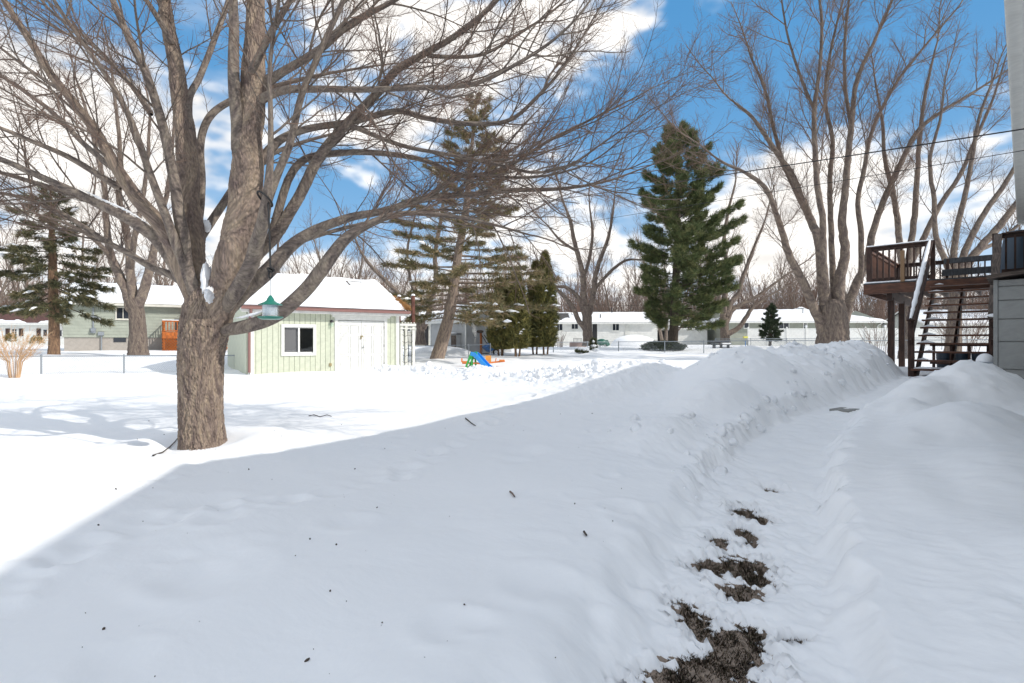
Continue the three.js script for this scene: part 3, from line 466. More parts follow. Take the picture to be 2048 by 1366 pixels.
tracedTree('bare_tree', 'huge bare tree with several upright stems behind the snow bank near the deck', 24, [
  [[1664, 712, 44], [1665, 695, 37], [1665, 675, 34], [1666, 650, 33], [1664, 620, 30], [1666, 600, 22]],
  [[1648, 665, 17], [1630, 620, 14], [1608, 570, 12], [1588, 530, 11], [1576, 505, 10], [1566, 470, 9], [1550, 420, 7.5, -1], [1530, 375, 6.5, -1], [1490, 345, 5, -1], [1446, 325, 3.4, -1], [1400, 290, 2, -1], { from: .35 }],
  [[1656, 640, 19], [1648, 580, 17], [1642, 530, 14], [1636, 480, 12], [1622, 440, 11, 1], [1602, 395, 9.5, 1], [1584, 350, 8.5, 1], [1556, 310, 7, 1], [1530, 270, 6, 1], [1500, 230, 4.5, 1], [1462, 200, 2.5, 1], { from: .35 }],
  [[1652, 580, 10, -.4], [1646, 500, 10, -1], [1645, 440, 9, -1.5], [1636, 380, 8.5, -1.5], [1630, 300, 7.5, -1.5], [1629, 219, 6.5, -1.5], [1640, 130, 5, -1.5], [1643, 40, 4, -1.5], [1630, -60, 2.5, -1.5], { from: .35 }],
  [[1630, 225, 5, -1.5], [1600, 150, 4, -1.2], [1575, 70, 3, -1], [1560, -20, 2, -1], { from: .2 }],
  [[1672, 640, 20], [1676, 590, 18], [1684, 540, 15], [1690, 500, 13], [1684, 450, 12], [1690, 380, 10], [1696, 320, 9], [1702, 256, 8], [1714, 160, 6.5], [1750, 80, 5], [1784, 0, 4], [1810, -80, 2.5], { from: .4 }],
  [[1704, 262, 6], [1690, 170, 5, 1], [1690, 80, 4, 1], [1700, -20, 3, 1], { from: .2 }],
  [[1684, 650, 16, 1], [1700, 600, 14, 1], [1716, 560, 12, 1], [1735, 520, 11, 1], [1744, 470, 10, 1], [1768, 400, 9, 1], [1800, 330, 8, 1], [1836, 262, 7, 1], [1880, 225, 5.5, 1], [1930, 195, 4.5, 1], [2016, 140, 2.8, 1], { from: .35 }],
  [[1722, 560, 8, .9], [1722, 470, 8, .6], [1716, 400, 7, .6], [1728, 340, 6.5, .6], [1745, 260, 5.5, .6], [1790, 170, 4.4, .6], [1860, 80, 3.4, .6], [1920, 10, 2.5, .6], { from: .25 }],
  [[1640, 520, 8, .2], [1632, 470, 8, .6], [1600, 400, 7, 1.5], [1568, 330, 6, 2], [1548, 260, 5, 2], [1530, 180, 4, 2], [1500, 110, 2.6, 2], { from: .3 }],
  [[1668, 600, 9, .2], [1664, 520, 8.5, .8], [1662, 450, 8, 1.4], [1660, 360, 7, 2], [1665, 280, 6, 2], [1650, 200, 5, 2], [1660, 110, 4, 2], [1680, 20, 3, 2], { from: .3 }],
], { ...far, fat: .76, seed: 25, kids: 1.9, L: 3.0, ang: .72, up: .24, gap: [.22, .1, .2], minR: .0052, lift: .45 }, 'bare trees round the yard');
tracedTree('bare_tree', 'bare tree with stems leaning to the house behind the raised deck', 27, [
  [[1812, 720, 18.2], [1812, 690, 14.4], [1811, 640, 12.2], [1810, 580, 11.4], [1812, 520, 9.9]],
  [[1808, 560, 8.4], [1800, 500, 7.6], [1795, 440, 6.8], [1785, 380, 5.7], [1770, 320, 4.6], [1765, 250, 3.5], [1750, 160, 2], { from: .3 }],
  [[1814, 550, 9.1], [1822, 490, 7.6], [1830, 420, 6.8], [1835, 340, 5.7], [1840, 270, 4.9], [1850, 190, 3.8], [1870, 100, 2.3], { from: .3 }],
  [[1820, 530, 7.6], [1850, 470, 6.8], [1880, 410, 6.1], [1920, 350, 5.3], [1950, 280, 4.2], [1985, 200, 3], [2010, 120, 1.8], { from: .3 }],
], { ...far, seed: 26, kids: 1.15, up: .3, gap: [.22, .11, .22] }, 'bare trees round the yard');
tracedTree('bare_tree', 'bare tree with long slanting limbs rising behind the deck bench', 22, [
  [[1905, 720, 19.8], [1908, 660, 16], [1912, 600, 14.4], [1918, 560, 13.7]],
  [[1914, 570, 12.2], [1935, 530, 10.6], [1965, 490, 9.9], [2000, 450, 9.1], [2035, 405, 7.6], [2080, 350, 6.1], [2150, 270, 3.8], { from: .35 }],
  [[1918, 560, 9.1], [1925, 520, 8.4], [1940, 480, 7.6], [1970, 425, 6.8], [2005, 375, 6.1], [2045, 310, 4.9], [2100, 230, 3], { from: .35 }],
  [[1912, 570, 8.4], [1908, 510, 7.6], [1915, 450, 6.8], [1930, 390, 6.1], [1945, 310, 4.9], [1960, 230, 3.8], [1990, 150, 2.3], { from: .35 }],
  [[1908, 580, 7.6], [1890, 520, 6.8], [1872, 470, 6.1], [1868, 400, 5.3], [1860, 320, 4.2], [1880, 240, 3], [1890, 160, 1.8], { from: .35 }],
  [[1960, 500, 5.3], [2000, 480, 4.6, 1], [2050, 440, 3.8, 1], [2110, 400, 2.3, 1], { from: .2 }],
], { ...far, seed: 27, kids: 1.0, up: .3, gap: [.22, .11, .22] }, 'bare trees round the yard');
// ---------------------------------------------------------------- evergreens
function spray(s, c, d, L, n, w, rnd, col, spread = .9) {      // a tuft of narrow needle blades round direction d
  for (let k = 0; k < n; k++) {
    let x = d.x + (rnd() - .5) * 2 * spread, y = d.y + (rnd() - .5) * 2 * spread, z = d.z + (rnd() - .5) * 2 * spread; const l = Math.hypot(x, y, z) || 1; x /= l; y /= l; z /= l;
    let ax = rnd() - .5, ay = rnd() - .5, az = rnd() - .5; let px_ = y * az - z * ay, py = z * ax - x * az, pz = x * ay - y * ax; const pl = Math.hypot(px_, py, pz) || 1; px_ *= w / pl; py *= w / pl; pz *= w / pl;
    const ll = L * (.6 + rnd() * .7), ox = (rnd() - .5) * L * .5, oy = (rnd() - .5) * L * .4, oz = (rnd() - .5) * L * .5, X = c.x + ox, Y = c.y + oy, Z = c.z + oz;
    const nx = y * pz - z * py, ny = z * px_ - x * pz, nz = x * py - y * px_, nl = Math.hypot(nx, ny, nz) || 1;
    s.tri([X - px_, Y - py, Z - pz], [X + px_, Y + py, Z + pz], [X + x * ll, Y + y * ll, Z + z * ll], -nx / nl, -ny / nl, -nz / nl);
    const f = .72 + rnd() * .56; for (let j = 0; j < 3; j++) s.c.push(col[0] * f, col[1] * f, col[2] * f);
  }
}
// conifer: trunk traced in pixels, whorls of boughs, profile gives bough length by height fraction
function conifer(name, label, D, trunk, o) {
  const rnd = rngOf(o.seed), pos = px(trunk[0][0], trunk[0][1], D), t = thing(name, label, 'tree', pos, 0, o.group);
  const [pts, rs] = catmull(trunk.map(([x, y, r]) => ({ p: px(x, y, D).sub(pos), r: r * D / F })), 10);
  const s = new Sink(); s.tube(pts, rs, 18, { tile: .5, disp: barkDisp(.02, 8) }); mesh('trunk', s.geo(true), o.bark, t);
  const B = new Sink(), N = new Sink(), SN = new Sink(); N.c = [];
  const top = pts[pts.length - 1].y, y0 = o.from * top, cnt = o.boughs;
  for (let b = 0; b < cnt; b++) {
    const f = (b + rnd() * .8) / cnt, y = lerp(y0, top * .985, Math.pow(f, o.dens || 1)); let k = 0; while (k < pts.length - 2 && pts[k + 1].y < y) k++;
    const q = pts[k].clone().lerp(pts[k + 1], clamp((y - pts[k].y) / (pts[k + 1].y - pts[k].y)));
    const hf = (y - y0) / (top - y0); let L = table(o.profile, hf) * (.55 + rnd() * .6); const a = b * 2.4 + rnd() * 1.2; if (o.bias) L *= 1 + o.bias * Math.cos(a) * (1 - hf);
    const d = V(Math.cos(a), lerp(o.slope0, o.slope1, hf), Math.sin(a)).normalize(); const bp = [q.clone()], br = [Math.max(.012, L * .014)]; const p = q.clone(), n = 8;
    for (let j = 1; j <= n; j++) { d.y += o.curve / n * (j > n * .5 ? 1.6 : .4); d.x += (rnd() - .5) * .14; d.z += (rnd() - .5) * .14; d.normalize(); p.addScaledVector(d, L / n); bp.push(p.clone()); br.push(lerp(br[0], .006, j / n)); }
    B.tube(bp, br, 5);
    const tufts = Math.round(L * o.tufts);
    for (let m = 0; m < tufts; m++) {
      const tt = lerp(o.bareFrac, 1, Math.sqrt(rnd())), ff = tt * n, kk = Math.min(n - 1, Math.floor(ff)), c = bp[kk].clone().lerp(bp[kk + 1], ff - kk), tan = bp[kk + 1].clone().sub(bp[kk]).normalize();
      const lat = V(-tan.z, 0, tan.x).multiplyScalar((rnd() - .5) * 2); const off = L * o.width * (1.15 - tt * .75) * Math.abs(rnd() - .1);
      c.addScaledVector(lat, off); c.y += (rnd() - .5) * o.thick - off * o.droop;
      const dd = tan.clone().multiplyScalar(.8).addScaledVector(lat, .7); dd.y += o.needleUp;
      const col = o.cols[Math.floor(rnd() * o.cols.length)];
      spray(N, c, dd.normalize(), o.size, o.blades, o.blade, rnd, col);
      if (off > .25 && rnd() < .25) B.tube([bp[kk].clone().lerp(bp[kk + 1], ff - kk), c], [.009, .005], 3);
      if (o.snow && rnd() < o.snow) { const e = c.clone().addScaledVector(tan, .35 + rnd() * .4); c.y += .06; e.y += .05; SN.tube([c, c.clone().lerp(e, .5).add(V(0, .03, 0)), e], [.02, .075, .015], 5); }
    }
  }
  mesh('boughs', B.geo(), o.limbMat || M.barkDark, t).userData.kind = 'stuff';
  mesh('foliage', N.geo(), M.needlePine, t).userData.kind = 'stuff';
  if (!SN.empty) mesh('bough_snow', SN.geo(), M.snowPlain, t).userData.kind = 'stuff';
  return t;
}
conifer('spruce_tree', 'tall thinning brown-green spruce with a leaning scarred trunk near the toy slide', 26,
  [[873, 724, 15.5], [876, 712, 14], [888, 670, 12.6], [900, 622, 11.2], [908, 570, 9.6], [918, 500, 7.8], [932, 420, 7], [940, 330, 4.6], [948, 250, 2.6], [955, 186, 1]],
  { seed: 31, bark: M.barkSpruce, limbMat: M.barkSpruce, from: .16, boughs: 120, dens: 1.05, profile: [[0, 4.1], [.1, 4.4], [.28, 3.7], [.5, 2.7], [.75, 1.7], [.93, .8], [1, .3]], slope0: -.12, slope1: .42, curve: .12, bias: .12, tufts: 22, bareFrac: .2, width: .16, thick: .12, droop: .15, needleUp: .05, size: .3, blades: 9, blade: .017, cols: [[.20, .165, .075], [.26, .205, .10], [.155, .145, .065], [.30, .225, .13], [.12, .12, .055]], snow: .012 });
conifer('pine_tree', 'tall dark green pine standing behind the chain link fence', 40,
  [[1342, 700, 12], [1346, 680, 9.5], [1350, 600, 8], [1354, 500, 6.5], [1356, 400, 4.6], [1358, 310, 2.6], [1358, 258, 1]],
  { seed: 32, bark: M.barkDark, from: .1, boughs: 138, profile: [[0, 3.0], [.1, 3.5], [.25, 4.0], [.42, 4.3], [.55, 4.0], [.68, 3.2], [.82, 2.7], [.95, 1.5], [1, .5]], slope0: -.02, slope1: .55, curve: .22, bias: .16, tufts: 26, bareFrac: .18, width: .38, thick: .46, droop: 0, needleUp: .35, size: .38, blades: 14, blade: .02, cols: [[.09, .12, .04], [.125, .15, .052], [.065, .092, .032], [.165, .17, .064], [.095, .115, .042]] });
conifer('spruce_tree', 'dark spruce with a bare reddish lower trunk beside the sage green house', 27,
  [[107, 716, 11], [108, 700, 9.5], [108, 640, 8.5], [106, 560, 7.5], [104, 480, 5.5], [102, 420, 3], [101, 372, 1]],
  { seed: 33, bark: M.barkRed, from: .3, boughs: 70, profile: [[0, 2.3], [.15, 2.7], [.4, 2.3], [.7, 1.5], [1, .5]], slope0: -.5, slope1: .25, curve: .2, tufts: 22, bareFrac: .15, width: .24, thick: .25, droop: .15, needleUp: -.1, size: .3, blades: 11, blade: .018, cols: [[.085, .09, .04], [.12, .11, .05], [.065, .07, .035], [.16, .135, .065]], snow: .02 });
conifer('young_spruce', 'small dark green spruce standing before the white vinyl fence', 44,
  [[1540, 692, 3], [1541, 660, 2.4], [1542, 630, 1.6], [1543, 607, .5]],
  { seed: 34, bark: M.barkDark, from: .12, boughs: 90, profile: [[0, .92], [.3, .85], [.7, .5], [1, .1]], slope0: .05, slope1: .6, curve: .1, tufts: 26, bareFrac: .1, width: .3, thick: .1, droop: 0, needleUp: .3, size: .2, blades: 11, blade: .02, cols: [[.035, .055, .025], [.045, .065, .028], [.03, .045, .022]] });
// columnar arborvitae
function arborvitae(label, D, x, w, yTop, yBase, seed, tilt = 0) {
  const rnd = rngOf(seed), pos = px(x, yBase, D), t = thing('arborvitae', label, 'shrub', pos, 0, 'arborvitae by the grey garden shed'), H = (yBase - yTop) / F * D, R = w / 2 / F * D;
  for (let k = 0; k < 3; k++) { const a = k * 2.1 + seed; mesh('stem', strip([V(Math.cos(a) * .12, -.3, Math.sin(a) * .12), V(Math.cos(a) * .2, .6, Math.sin(a) * .2), V(Math.cos(a) * .1, H * .6, Math.sin(a) * .1)], [.06, .05, .02], 7), M.barkRed, t); }
  const N = new Sink(); N.c = [];
  for (let i = 0; i < 3400; i++) {
    const f = Math.pow(rnd(), 1.15), y = H * lerp(.07, 1, f), a = rnd() * 6.283; const lob = 1 + .26 * n3(Math.cos(a) * 1.8 + seed, y * 1.1, Math.sin(a) * 1.8) + .2 * n3(Math.cos(a) * 5, y * 3, Math.sin(a) * 5 + seed);
    const prof = table([[0, .72], [.18, 1], [.45, .88], [.75, .55], [.93, .22], [1, .03]], f), r = R * prof * lob * Math.sqrt(lerp(.3, 1.12, rnd()));
    const c = V(Math.cos(a) * r + tilt * y, y, Math.sin(a) * r); const d = V(Math.cos(a) * .55, .75, Math.sin(a) * .55).normalize();
    const col = [[.22, .20, .055], [.17, .165, .05], [.13, .13, .04], [.27, .23, .075], [.08, .085, .03]][Math.floor(rnd() * 5)];
    spray(N, c, d, .24, 7, .022, rnd, col, .8);
  }
  mesh('foliage', N.geo(), M.needlePine, t).userData.kind = 'stuff';
  const SN = new Sink(); for (let i = 0; i < 9; i++) { const a = Math.PI * (.1 + rnd() * .8), y = H * (.15 + rnd() * .5), r = R * .93; const c = V(Math.cos(a) * r, y, Math.sin(a) * r); SN.tube([c, c.clone().add(V(.1, .05, .02)), c.clone().add(V(.2, .01, 0))], [.01, .05, .01], 5); }
  mesh('bough_snow', SN.geo(), M.snowPlain, t).userData.kind = 'stuff';
}
arborvitae('olive arborvitae column growing against the lit wall of the grey garden shed', 30, 1002, 44, 560, 708, 41, .01);
arborvitae('broad olive arborvitae with bare stems showing at its foot, second from the shed', 29.5, 1034, 46, 545, 708, 42);
arborvitae('slim dark arborvitae between the broad one and the tallest one', 31, 1071, 40, 526, 706, 43);
arborvitae('tallest arborvitae, with a thin pointed top, farthest from the grey shed', 30.5, 1090, 46, 506, 707, 44);
{ // low spreading juniper under the pine and the snowy shrubs in the yard
  const low = (name, label, x, y, D, rx, ry, rz, seed, snow, cols, n = 900) => {
    const rnd = rngOf(seed), pos = px(x, y, D), t = thing(name, label, 'shrub', pos); const N = new Sink(); N.c = [];
    for (let i = 0; i < n; i++) { const a = rnd() * 6.283, e = Math.pow(rnd(), .7), r = Math.sqrt(1 - e * e * .9) * Math.sqrt(lerp(.4, 1, rnd())); const k = 1 + .25 * n3(Math.cos(a) * 2 + seed, e * 2, Math.sin(a) * 2); spray(N, V(Math.cos(a) * r * rx * k, e * ry * k * .9, Math.sin(a) * r * rz * k), V(Math.cos(a) * .6, .4, Math.sin(a) * .6), .16, 7, .02, rnd, cols[Math.floor(rnd() * cols.length)]); }
    mesh('foliage', N.geo(), M.needlePine, t).userData.kind = 'stuff';
    for (const [sx, sy, sz, ox, oy] of snow) { const g = mergeVertices(new THREE.IcosahedronGeometry(1, 3).deleteAttribute('uv').deleteAttribute('normal')), p = g.attributes.position; for (let i = 0; i < p.count; i++) { const v = V(p.getX(i), p.getY(i), p.getZ(i)), k = 1 + .25 * n3(v.x * 1.7 + seed, v.y * 1.7, v.z * 1.7); p.setXYZ(i, v.x * k * sx + ox, v.y * k * sy + oy, v.z * k * sz + .1); } g.computeVertexNormals(); mesh('snow_cap', g, M.snowPlain, t); }
  };
  low('juniper_shrub', 'dark low juniper spreading under the tall pine behind the fence', 1326, 700, 38.6, 1.75, .62, 1.1, 51, [], [[.03, .045, .02], [.045, .06, .025], [.025, .035, .018]], 1500);
  low('snowy_shrub', 'low rounded shrub under a cap of snow beyond the arborvitae', 1164, 705, 33, .42, .22, .4, 52, [[.38, .16, .3, .08, .2]], [[.09, .10, .035], [.06, .07, .03]], 240);
  low('snowy_shrub', 'upright pointed shrub lumped with snow beside the rounded one', 1187, 700, 33.4, .2, .72, .2, 53, [[.2, .14, .16, 0, .25], [.1, .1, .1, -.03, .55], [.26, .12, .2, .12, .02]], [[.09, .10, .035], [.06, .07, .03]], 260);
  low('foundation_shrub', 'yellowish evergreen shrub under the window of the brown-roofed house', 73, 687, 52, .62, .75, .5, 54, [], [[.25, .17, .05], [.16, .14, .05]], 260);
  low('foundation_shrub', 'ragged yellow-green shrub by the brown door shutters of the brown-roofed house', 21, 684, 52, .5, .85, .5, 55, [], [[.25, .17, .05], [.16, .14, .05]], 240);
}
{ // dry straw-coloured bush at the left fence
  const rnd = rngOf(61), pos = P(-17.1, groundH(-17.1, 17.6) - .05, 17.6), t = thing('dry_bush', 'leafless straw-coloured bush growing through the chain link fence', 'bush', pos), S = [new Sink(), new Sink(), new Sink()];
  for (let i = 0; i < 48; i++) { const a = rnd() * 6.283, l = .2 + rnd() * .9, d = V(Math.cos(a) * l, 1, Math.sin(a) * l * .7); grow(S, V(Math.cos(a) * .14, 0, Math.sin(a) * .12), d, .9 + rnd() * .55, .0085, 0, { wig: .22, up: -.02, levels: 2, gap: [.2, .16], ratio: .42, ang: .45, thin: .7, minR: .0045, minLen: .08, tip: .4 }, rnd); }
  mesh('stems', S[0].geo(), M.straw, t).userData.kind = 'stuff'; mesh('twigs', S[1].geo(), M.straw, t).userData.kind = 'stuff'; mesh('twigs', S[2].geo(), M.straw, t).userData.kind = 'stuff';
}
{ // thicket of red-brown saplings beyond the deck
  [[1930, 33, 71, 'tangled brown sapling clump seen through the open stair treads'], [1755, 33, 72, 'thin reddish sapling clump beside the huge bare tree'], [1120, 47, 73, 'low tan brushy shrub in front of the long white house']].forEach(([x, D, seed, label], i) => {
    const rnd = rngOf(seed), X = (x - CX) / F * D, t = thing('sapling_clump', label, 'shrub', V(X, gh(X, D) - .05, -D)), S = [new Sink(), new Sink(), new Sink()]; const hh = i === 0 ? 4.2 : i === 1 ? 2.0 : 1.1;
    for (let k = 0; k < (i === 0 ? 26 : 18); k++) { const a = rnd() * 6.283, l = .25 + rnd() * .5; grow(S, V(Math.cos(a) * .6 * rnd() * (i ? 1 : 2), 0, Math.sin(a) * .5), V(Math.cos(a) * l, 1, Math.sin(a) * l), hh * (.5 + rnd() * .5), .016, 0, { wig: .22, up: .02, levels: 2, gap: [.3, .25], ratio: .45, ang: .55, thin: .6, minR: .007, minLen: .12, tip: .4 }, rnd); }
    ['stems', 'twigs', 'twigs'].forEach((n, k) => { if (!S[k].empty) mesh(n, S[k].geo(), M.twig, t).userData.kind = 'stuff'; });
  });
}
{ // distant bare woods: one mass of trees nobody could count
  const rnd = rngOf(81), kinds = [];
  for (let v = 0; v < 4; v++) {
    const S = [new Sink(), new Sink(), new Sink(), new Sink()], r = rngOf(90 + v); const H = 9 + v * 1.2;
    const stems = 1 + v % 3;
    for (let q = 0; q < stems; q++) grow(S, V((q - 1) * .3, -.5, 0), V((r() - .5) * .3 + (q - (stems - 1) / 2) * .25, 1, (r() - .5) * .3), H, .17, 0, { segs: [8, 5, 3, 2], wig: .12, up: .12, levels: 3, gap: [.75, .55, .5], ratio: .5, ang: .55, thin: .55, minR: .02, minLen: .35, tip: .22 }, r);
    kinds.push(mergeGeometries(S.filter(s => !s.empty).map(s => s.geo())));
  }
  kinds.forEach((g, v) => {
    const list = []; for (let i = 0; i < 130; i++) { const D = 84 + rnd() * 70, X = (rnd() - .5) * 2.6 * D; list.push([X, D, .75 + rnd() * .5]); }
    const im = new THREE.InstancedMesh(g, M.twig, list.length), m = new THREE.Matrix4(), q = new THREE.Quaternion();
    list.forEach(([X, D, s], i) => { q.setFromAxisAngle(V(0, 1, 0), rnd() * 6.28); m.compose(V(X, EYE - .5, -D), q, V(s, s * (.8 + rnd() * .35), s)); im.setMatrixAt(i, m); });
    im.name = numbered('distant_woods'); im.castShadow = im.receiveShadow = true; scene.add(im); tag(im, 'brown leafless woods massed behind the neighbouring houses', 'woods', 'distant woods', 'stuff');
  });
  // single bare trees between the houses and the woods
  const mids = [[700, 62, 15], [640, 70, 14], [520, 64, 13], [330, 60, 15], [60, 66, 14], [180, 58, 15], [1010, 66, 13], [1240, 74, 13], [1290, 68, 12], [1520, 76, 14], [1590, 80, 12], [1720, 72, 12], [1880, 66, 14], [1960, 62, 15], [2030, 58, 16], [420, 75, 13], [760, 72, 12], [1400, 70, 16], [-40, 60, 15], [1330, 62, 14]];
  const where = ['behind the green shed roof, left of the spruce', 'rising behind the ridge of the green shed', 'between the maple trunk and the utility pole', 'behind the vent pipe of the sage green house', 'behind the brown-roofed white house', 'behind the dark spruce by the sage house', 'behind the arborvitae columns', 'behind the right end of the long white house', 'just left of the tall pine', 'behind the roof of the low grey-green house', 'behind the small spruce and low roof', 'behind the blue-grey gabled house', 'seen through the rail of the raised deck', 'behind the deck bench', 'behind the covered grill on the deck', 'seen through the fork of the maple', 'over the arbour beside the green shed', 'towering behind the tall pine', 'at the edge of the yard past the dry bush', 'behind the juniper and the tall pine'];
  const protos = [0, 1, 2].map(v => { const S = [new Sink(), new Sink(), new Sink(), new Sink()], r = rngOf(140 + v); const H = 13; for (let q = 0; q < 2 + v % 2; q++) grow(S, V((q - .5) * .25, -.6, 0), V((q - .7) * .4 + (r() - .5) * .2, 1, (r() - .5) * .4), H, .2, 0, { wig: .13, up: .14, levels: 3, segs: [8, 5, 3, 2], gap: [.85, .6, .42], ratio: .5, ang: .5, thin: .55, minR: .013, minLen: .3, tip: .2 }, r); return [mergeGeometries([S[0], S[1]].map(s => s.geo())), mergeGeometries([S[2], S[3]].filter(s => !s.empty).map(s => s.geo()))]; });
  mids.forEach(([x, D, H], i) => { const X = (x - CX) / F * D, t = thing('background_tree', 'bare twiggy tree ' + where[i], 'tree', V(X, gh(X, D), -D), rnd() * 6.28, 'bare trees among the neighbouring houses'); t.scale.setScalar(H / 13); const [a, b] = protos[i % 3]; mesh('trunk', a, M.barkSmooth, t); mesh('twigs', b, M.twig, t).userData.kind = 'stuff'; });
}
// ---------------------------------------------------------------- buildings
// frame on a wall: origin (X, D), unit direction along the wall; local x along it, z outward, y up from the floor height
function wallFrame(X, D, dx, dd, y) { const l = Math.hypot(dx, dd); dx /= l; dd /= l; return { X, D, dx, dd, y, rot: Math.atan2(dd, dx), pos: V(X, y, -D), at(x, yy) { const a = (x - CX) / F, t = (a * D - X) / (dx - a * dd), dep = D + dd * t; return [t, EYE + (CY - yy) / F * dep - y]; } }; }
function lapSiding(w, h, pitch, proud = .026, gableH = 0) {     // clapboards: each course is a wedge; optional gable above
  const out = []; const rows = Math.ceil((h + gableH) / pitch);
  const pos = [], idx = []; let k = 0;
  for (let i = 0; i < rows; i++) {
    const y0 = i * pitch, y1 = Math.min((i + 1) * pitch, h + gableH); let a0 = 0, a1 = w, b0 = 0, b1 = w;
    const cut = y => y > h ? (y - h) / gableH * w / 2 : 0; a0 = cut(y0); a1 = w - a0; b0 = cut(y1); b1 = w - b0; if (a1 - a0 < .02) continue;
    pos.push(a0, y0, proud, a1, y0, proud, b1, y1, .003, b0, y1, .003, a0, y0, 0, a1, y0, 0); idx.push(k, k + 1, k + 2, k, k + 2, k + 3, k + 4, k + 5, k + 1, k + 4, k + 1, k); k += 6;
  }
  const g0 = new THREE.BufferGeometry(); g0.setAttribute('position', new THREE.Float32BufferAttribute(pos, 3)); g0.setIndex(idx); const g = g0.toNonIndexed(); g.computeVertexNormals();
  const p = g.attributes.position, uv = new Float32Array(p.count * 2); for (let i = 0; i < p.count; i++) { uv[i * 2] = p.getX(i) / 3; uv[i * 2 + 1] = p.getY(i) / 3; } g.setAttribute('uv', new THREE.BufferAttribute(uv, 2)); return g;
}
function prism(poly, depth, z0) {      // extruded x-y polygon, from z0 - depth to z0
  const s = new THREE.Shape(poly.map(([a, b]) => new THREE.Vector2(a, b))), g = new THREE.ExtrudeGeometry(s, { depth, bevelEnabled: false }); g.translate(0, 0, z0 - depth); return g;
}
// snow blanket on a roof plane: quad a,b (eave) c,d (ridge) with thickness and soft rounded edges
function snowSheet(a, b, c, d, th, seed, hole) {
  const U = 60, W = 26, pos = [], idx = [], n = V().crossVectors(b.clone().sub(a), d.clone().sub(a)).normalize(); const flip = n.y < 0; if (flip) n.negate();
  const lu = a.distanceTo(b), lw = a.distanceTo(d);
  for (let layer = 0; layer < 2; layer++) for (let j = 0; j <= W; j++) for (let i = 0; i <= U; i++) {
    const u = i / U, w = j / W, p = a.clone().lerp(b, u).lerp(d.clone().lerp(c, u), w); const e = Math.min(u * lu, (1 - u) * lu, w * lw + .02, 1e9);
    let t = th * Math.pow(clamp(e / (th * 1.1)), .5) * (1 + .25 * n3(u * lu * .8, w * lw * .8, seed)); if (hole) t = Math.min(t, th * hole(u, w, u * lu, w * lw)); if (layer) t = Math.min(0, t) - .004; else t = Math.max(t, -.02);
    p.addScaledVector(n, t); if (!layer) p.x += 0; pos.push(p.x, p.y, p.z);
  }
  const st = U + 1, K = st * (W + 1);
  for (let j = 0; j < W; j++) for (let i = 0; i < U; i++) { const q = j * st + i; idx.push(q, q + 1, q + st, q + 1, q + st + 1, q + st); idx.push(K + q, K + q + st, K + q + 1, K + q + 1, K + q + st, K + q + st + 1); }
  for (let i = 0; i < U; i++) { idx.push(i, K + i, i + 1, i + 1, K + i, K + i + 1); const q = W * st + i; idx.push(q, q + 1, K + q, q + 1, K + q + 1, K + q); }
  for (let j = 0; j < W; j++) { const q = j * st; idx.push(q, q + st, K + q, q + st, K + q + st, K + q); const r = q + U; idx.push(r, K + r, r + st, r + st, K + r, K + r + st); }
  const g = new THREE.BufferGeometry(); g.setAttribute('position', new THREE.Float32BufferAttribute(pos, 3)); if (flip) for (let i = 0; i < idx.length; i += 3) { const s = idx[i]; idx[i] = idx[i + 1]; idx[i + 1] = s; } g.setIndex(idx); g.computeVertexNormals(); return g;
}
function win(parent, x0, x1, y0, y1, z, { frame = .07, mull = 1, mat = M.white, bars = 0, glass = M.glass, sill = true } = {}) {
  const w = x1 - x0, h = y1 - y0, cx = (x0 + x1) / 2, cy = (y0 + y1) / 2, d = .05;
  const f = mesh('window', [box(w, frame, d, cx, y1 - frame / 2, z + d / 2), box(w, frame, d, cx, y0 + frame / 2, z + d / 2), box(frame, h - 2 * frame, d, x0 + frame / 2, cy, z + d / 2), box(frame, h - 2 * frame, d, x1 - frame / 2, cy, z + d / 2)], mat, parent);
  const iw = w - 2 * frame, n = mull + 1;
  for (let k = 0; k < n; k++) { const a = x0 + frame + iw * k / n, b = x0 + frame + iw * (k + 1) / n; mesh('pane', box(b - a - (k < n - 1 ? .03 : 0), h - 2 * frame, .012, (a + b - (k < n - 1 ? .03 : 0)) / 2, cy, z + .012), glass, f); if (k < n - 1) mesh('mullion', box(.04, h - 2 * frame, .03, b - .005, cy, z + .018), mat, f); }
  if (bars) { const g = []; for (let k = 1; k < 3; k++) g.push(box(iw, .025, .016, cx, y0 + frame + (h - 2 * frame) * k / 3, z + .022)); for (let k = 1; k < 2; k++) g.push(box(.025, h - 2 * frame, .016, cx, cy, z + .0235)); mesh('muntins', g, mat, f); }
  if (sill) mesh('sill', box(w + .06, .04, .08, cx, y0 - .021, z + .04), mat, f);
  return f;
}
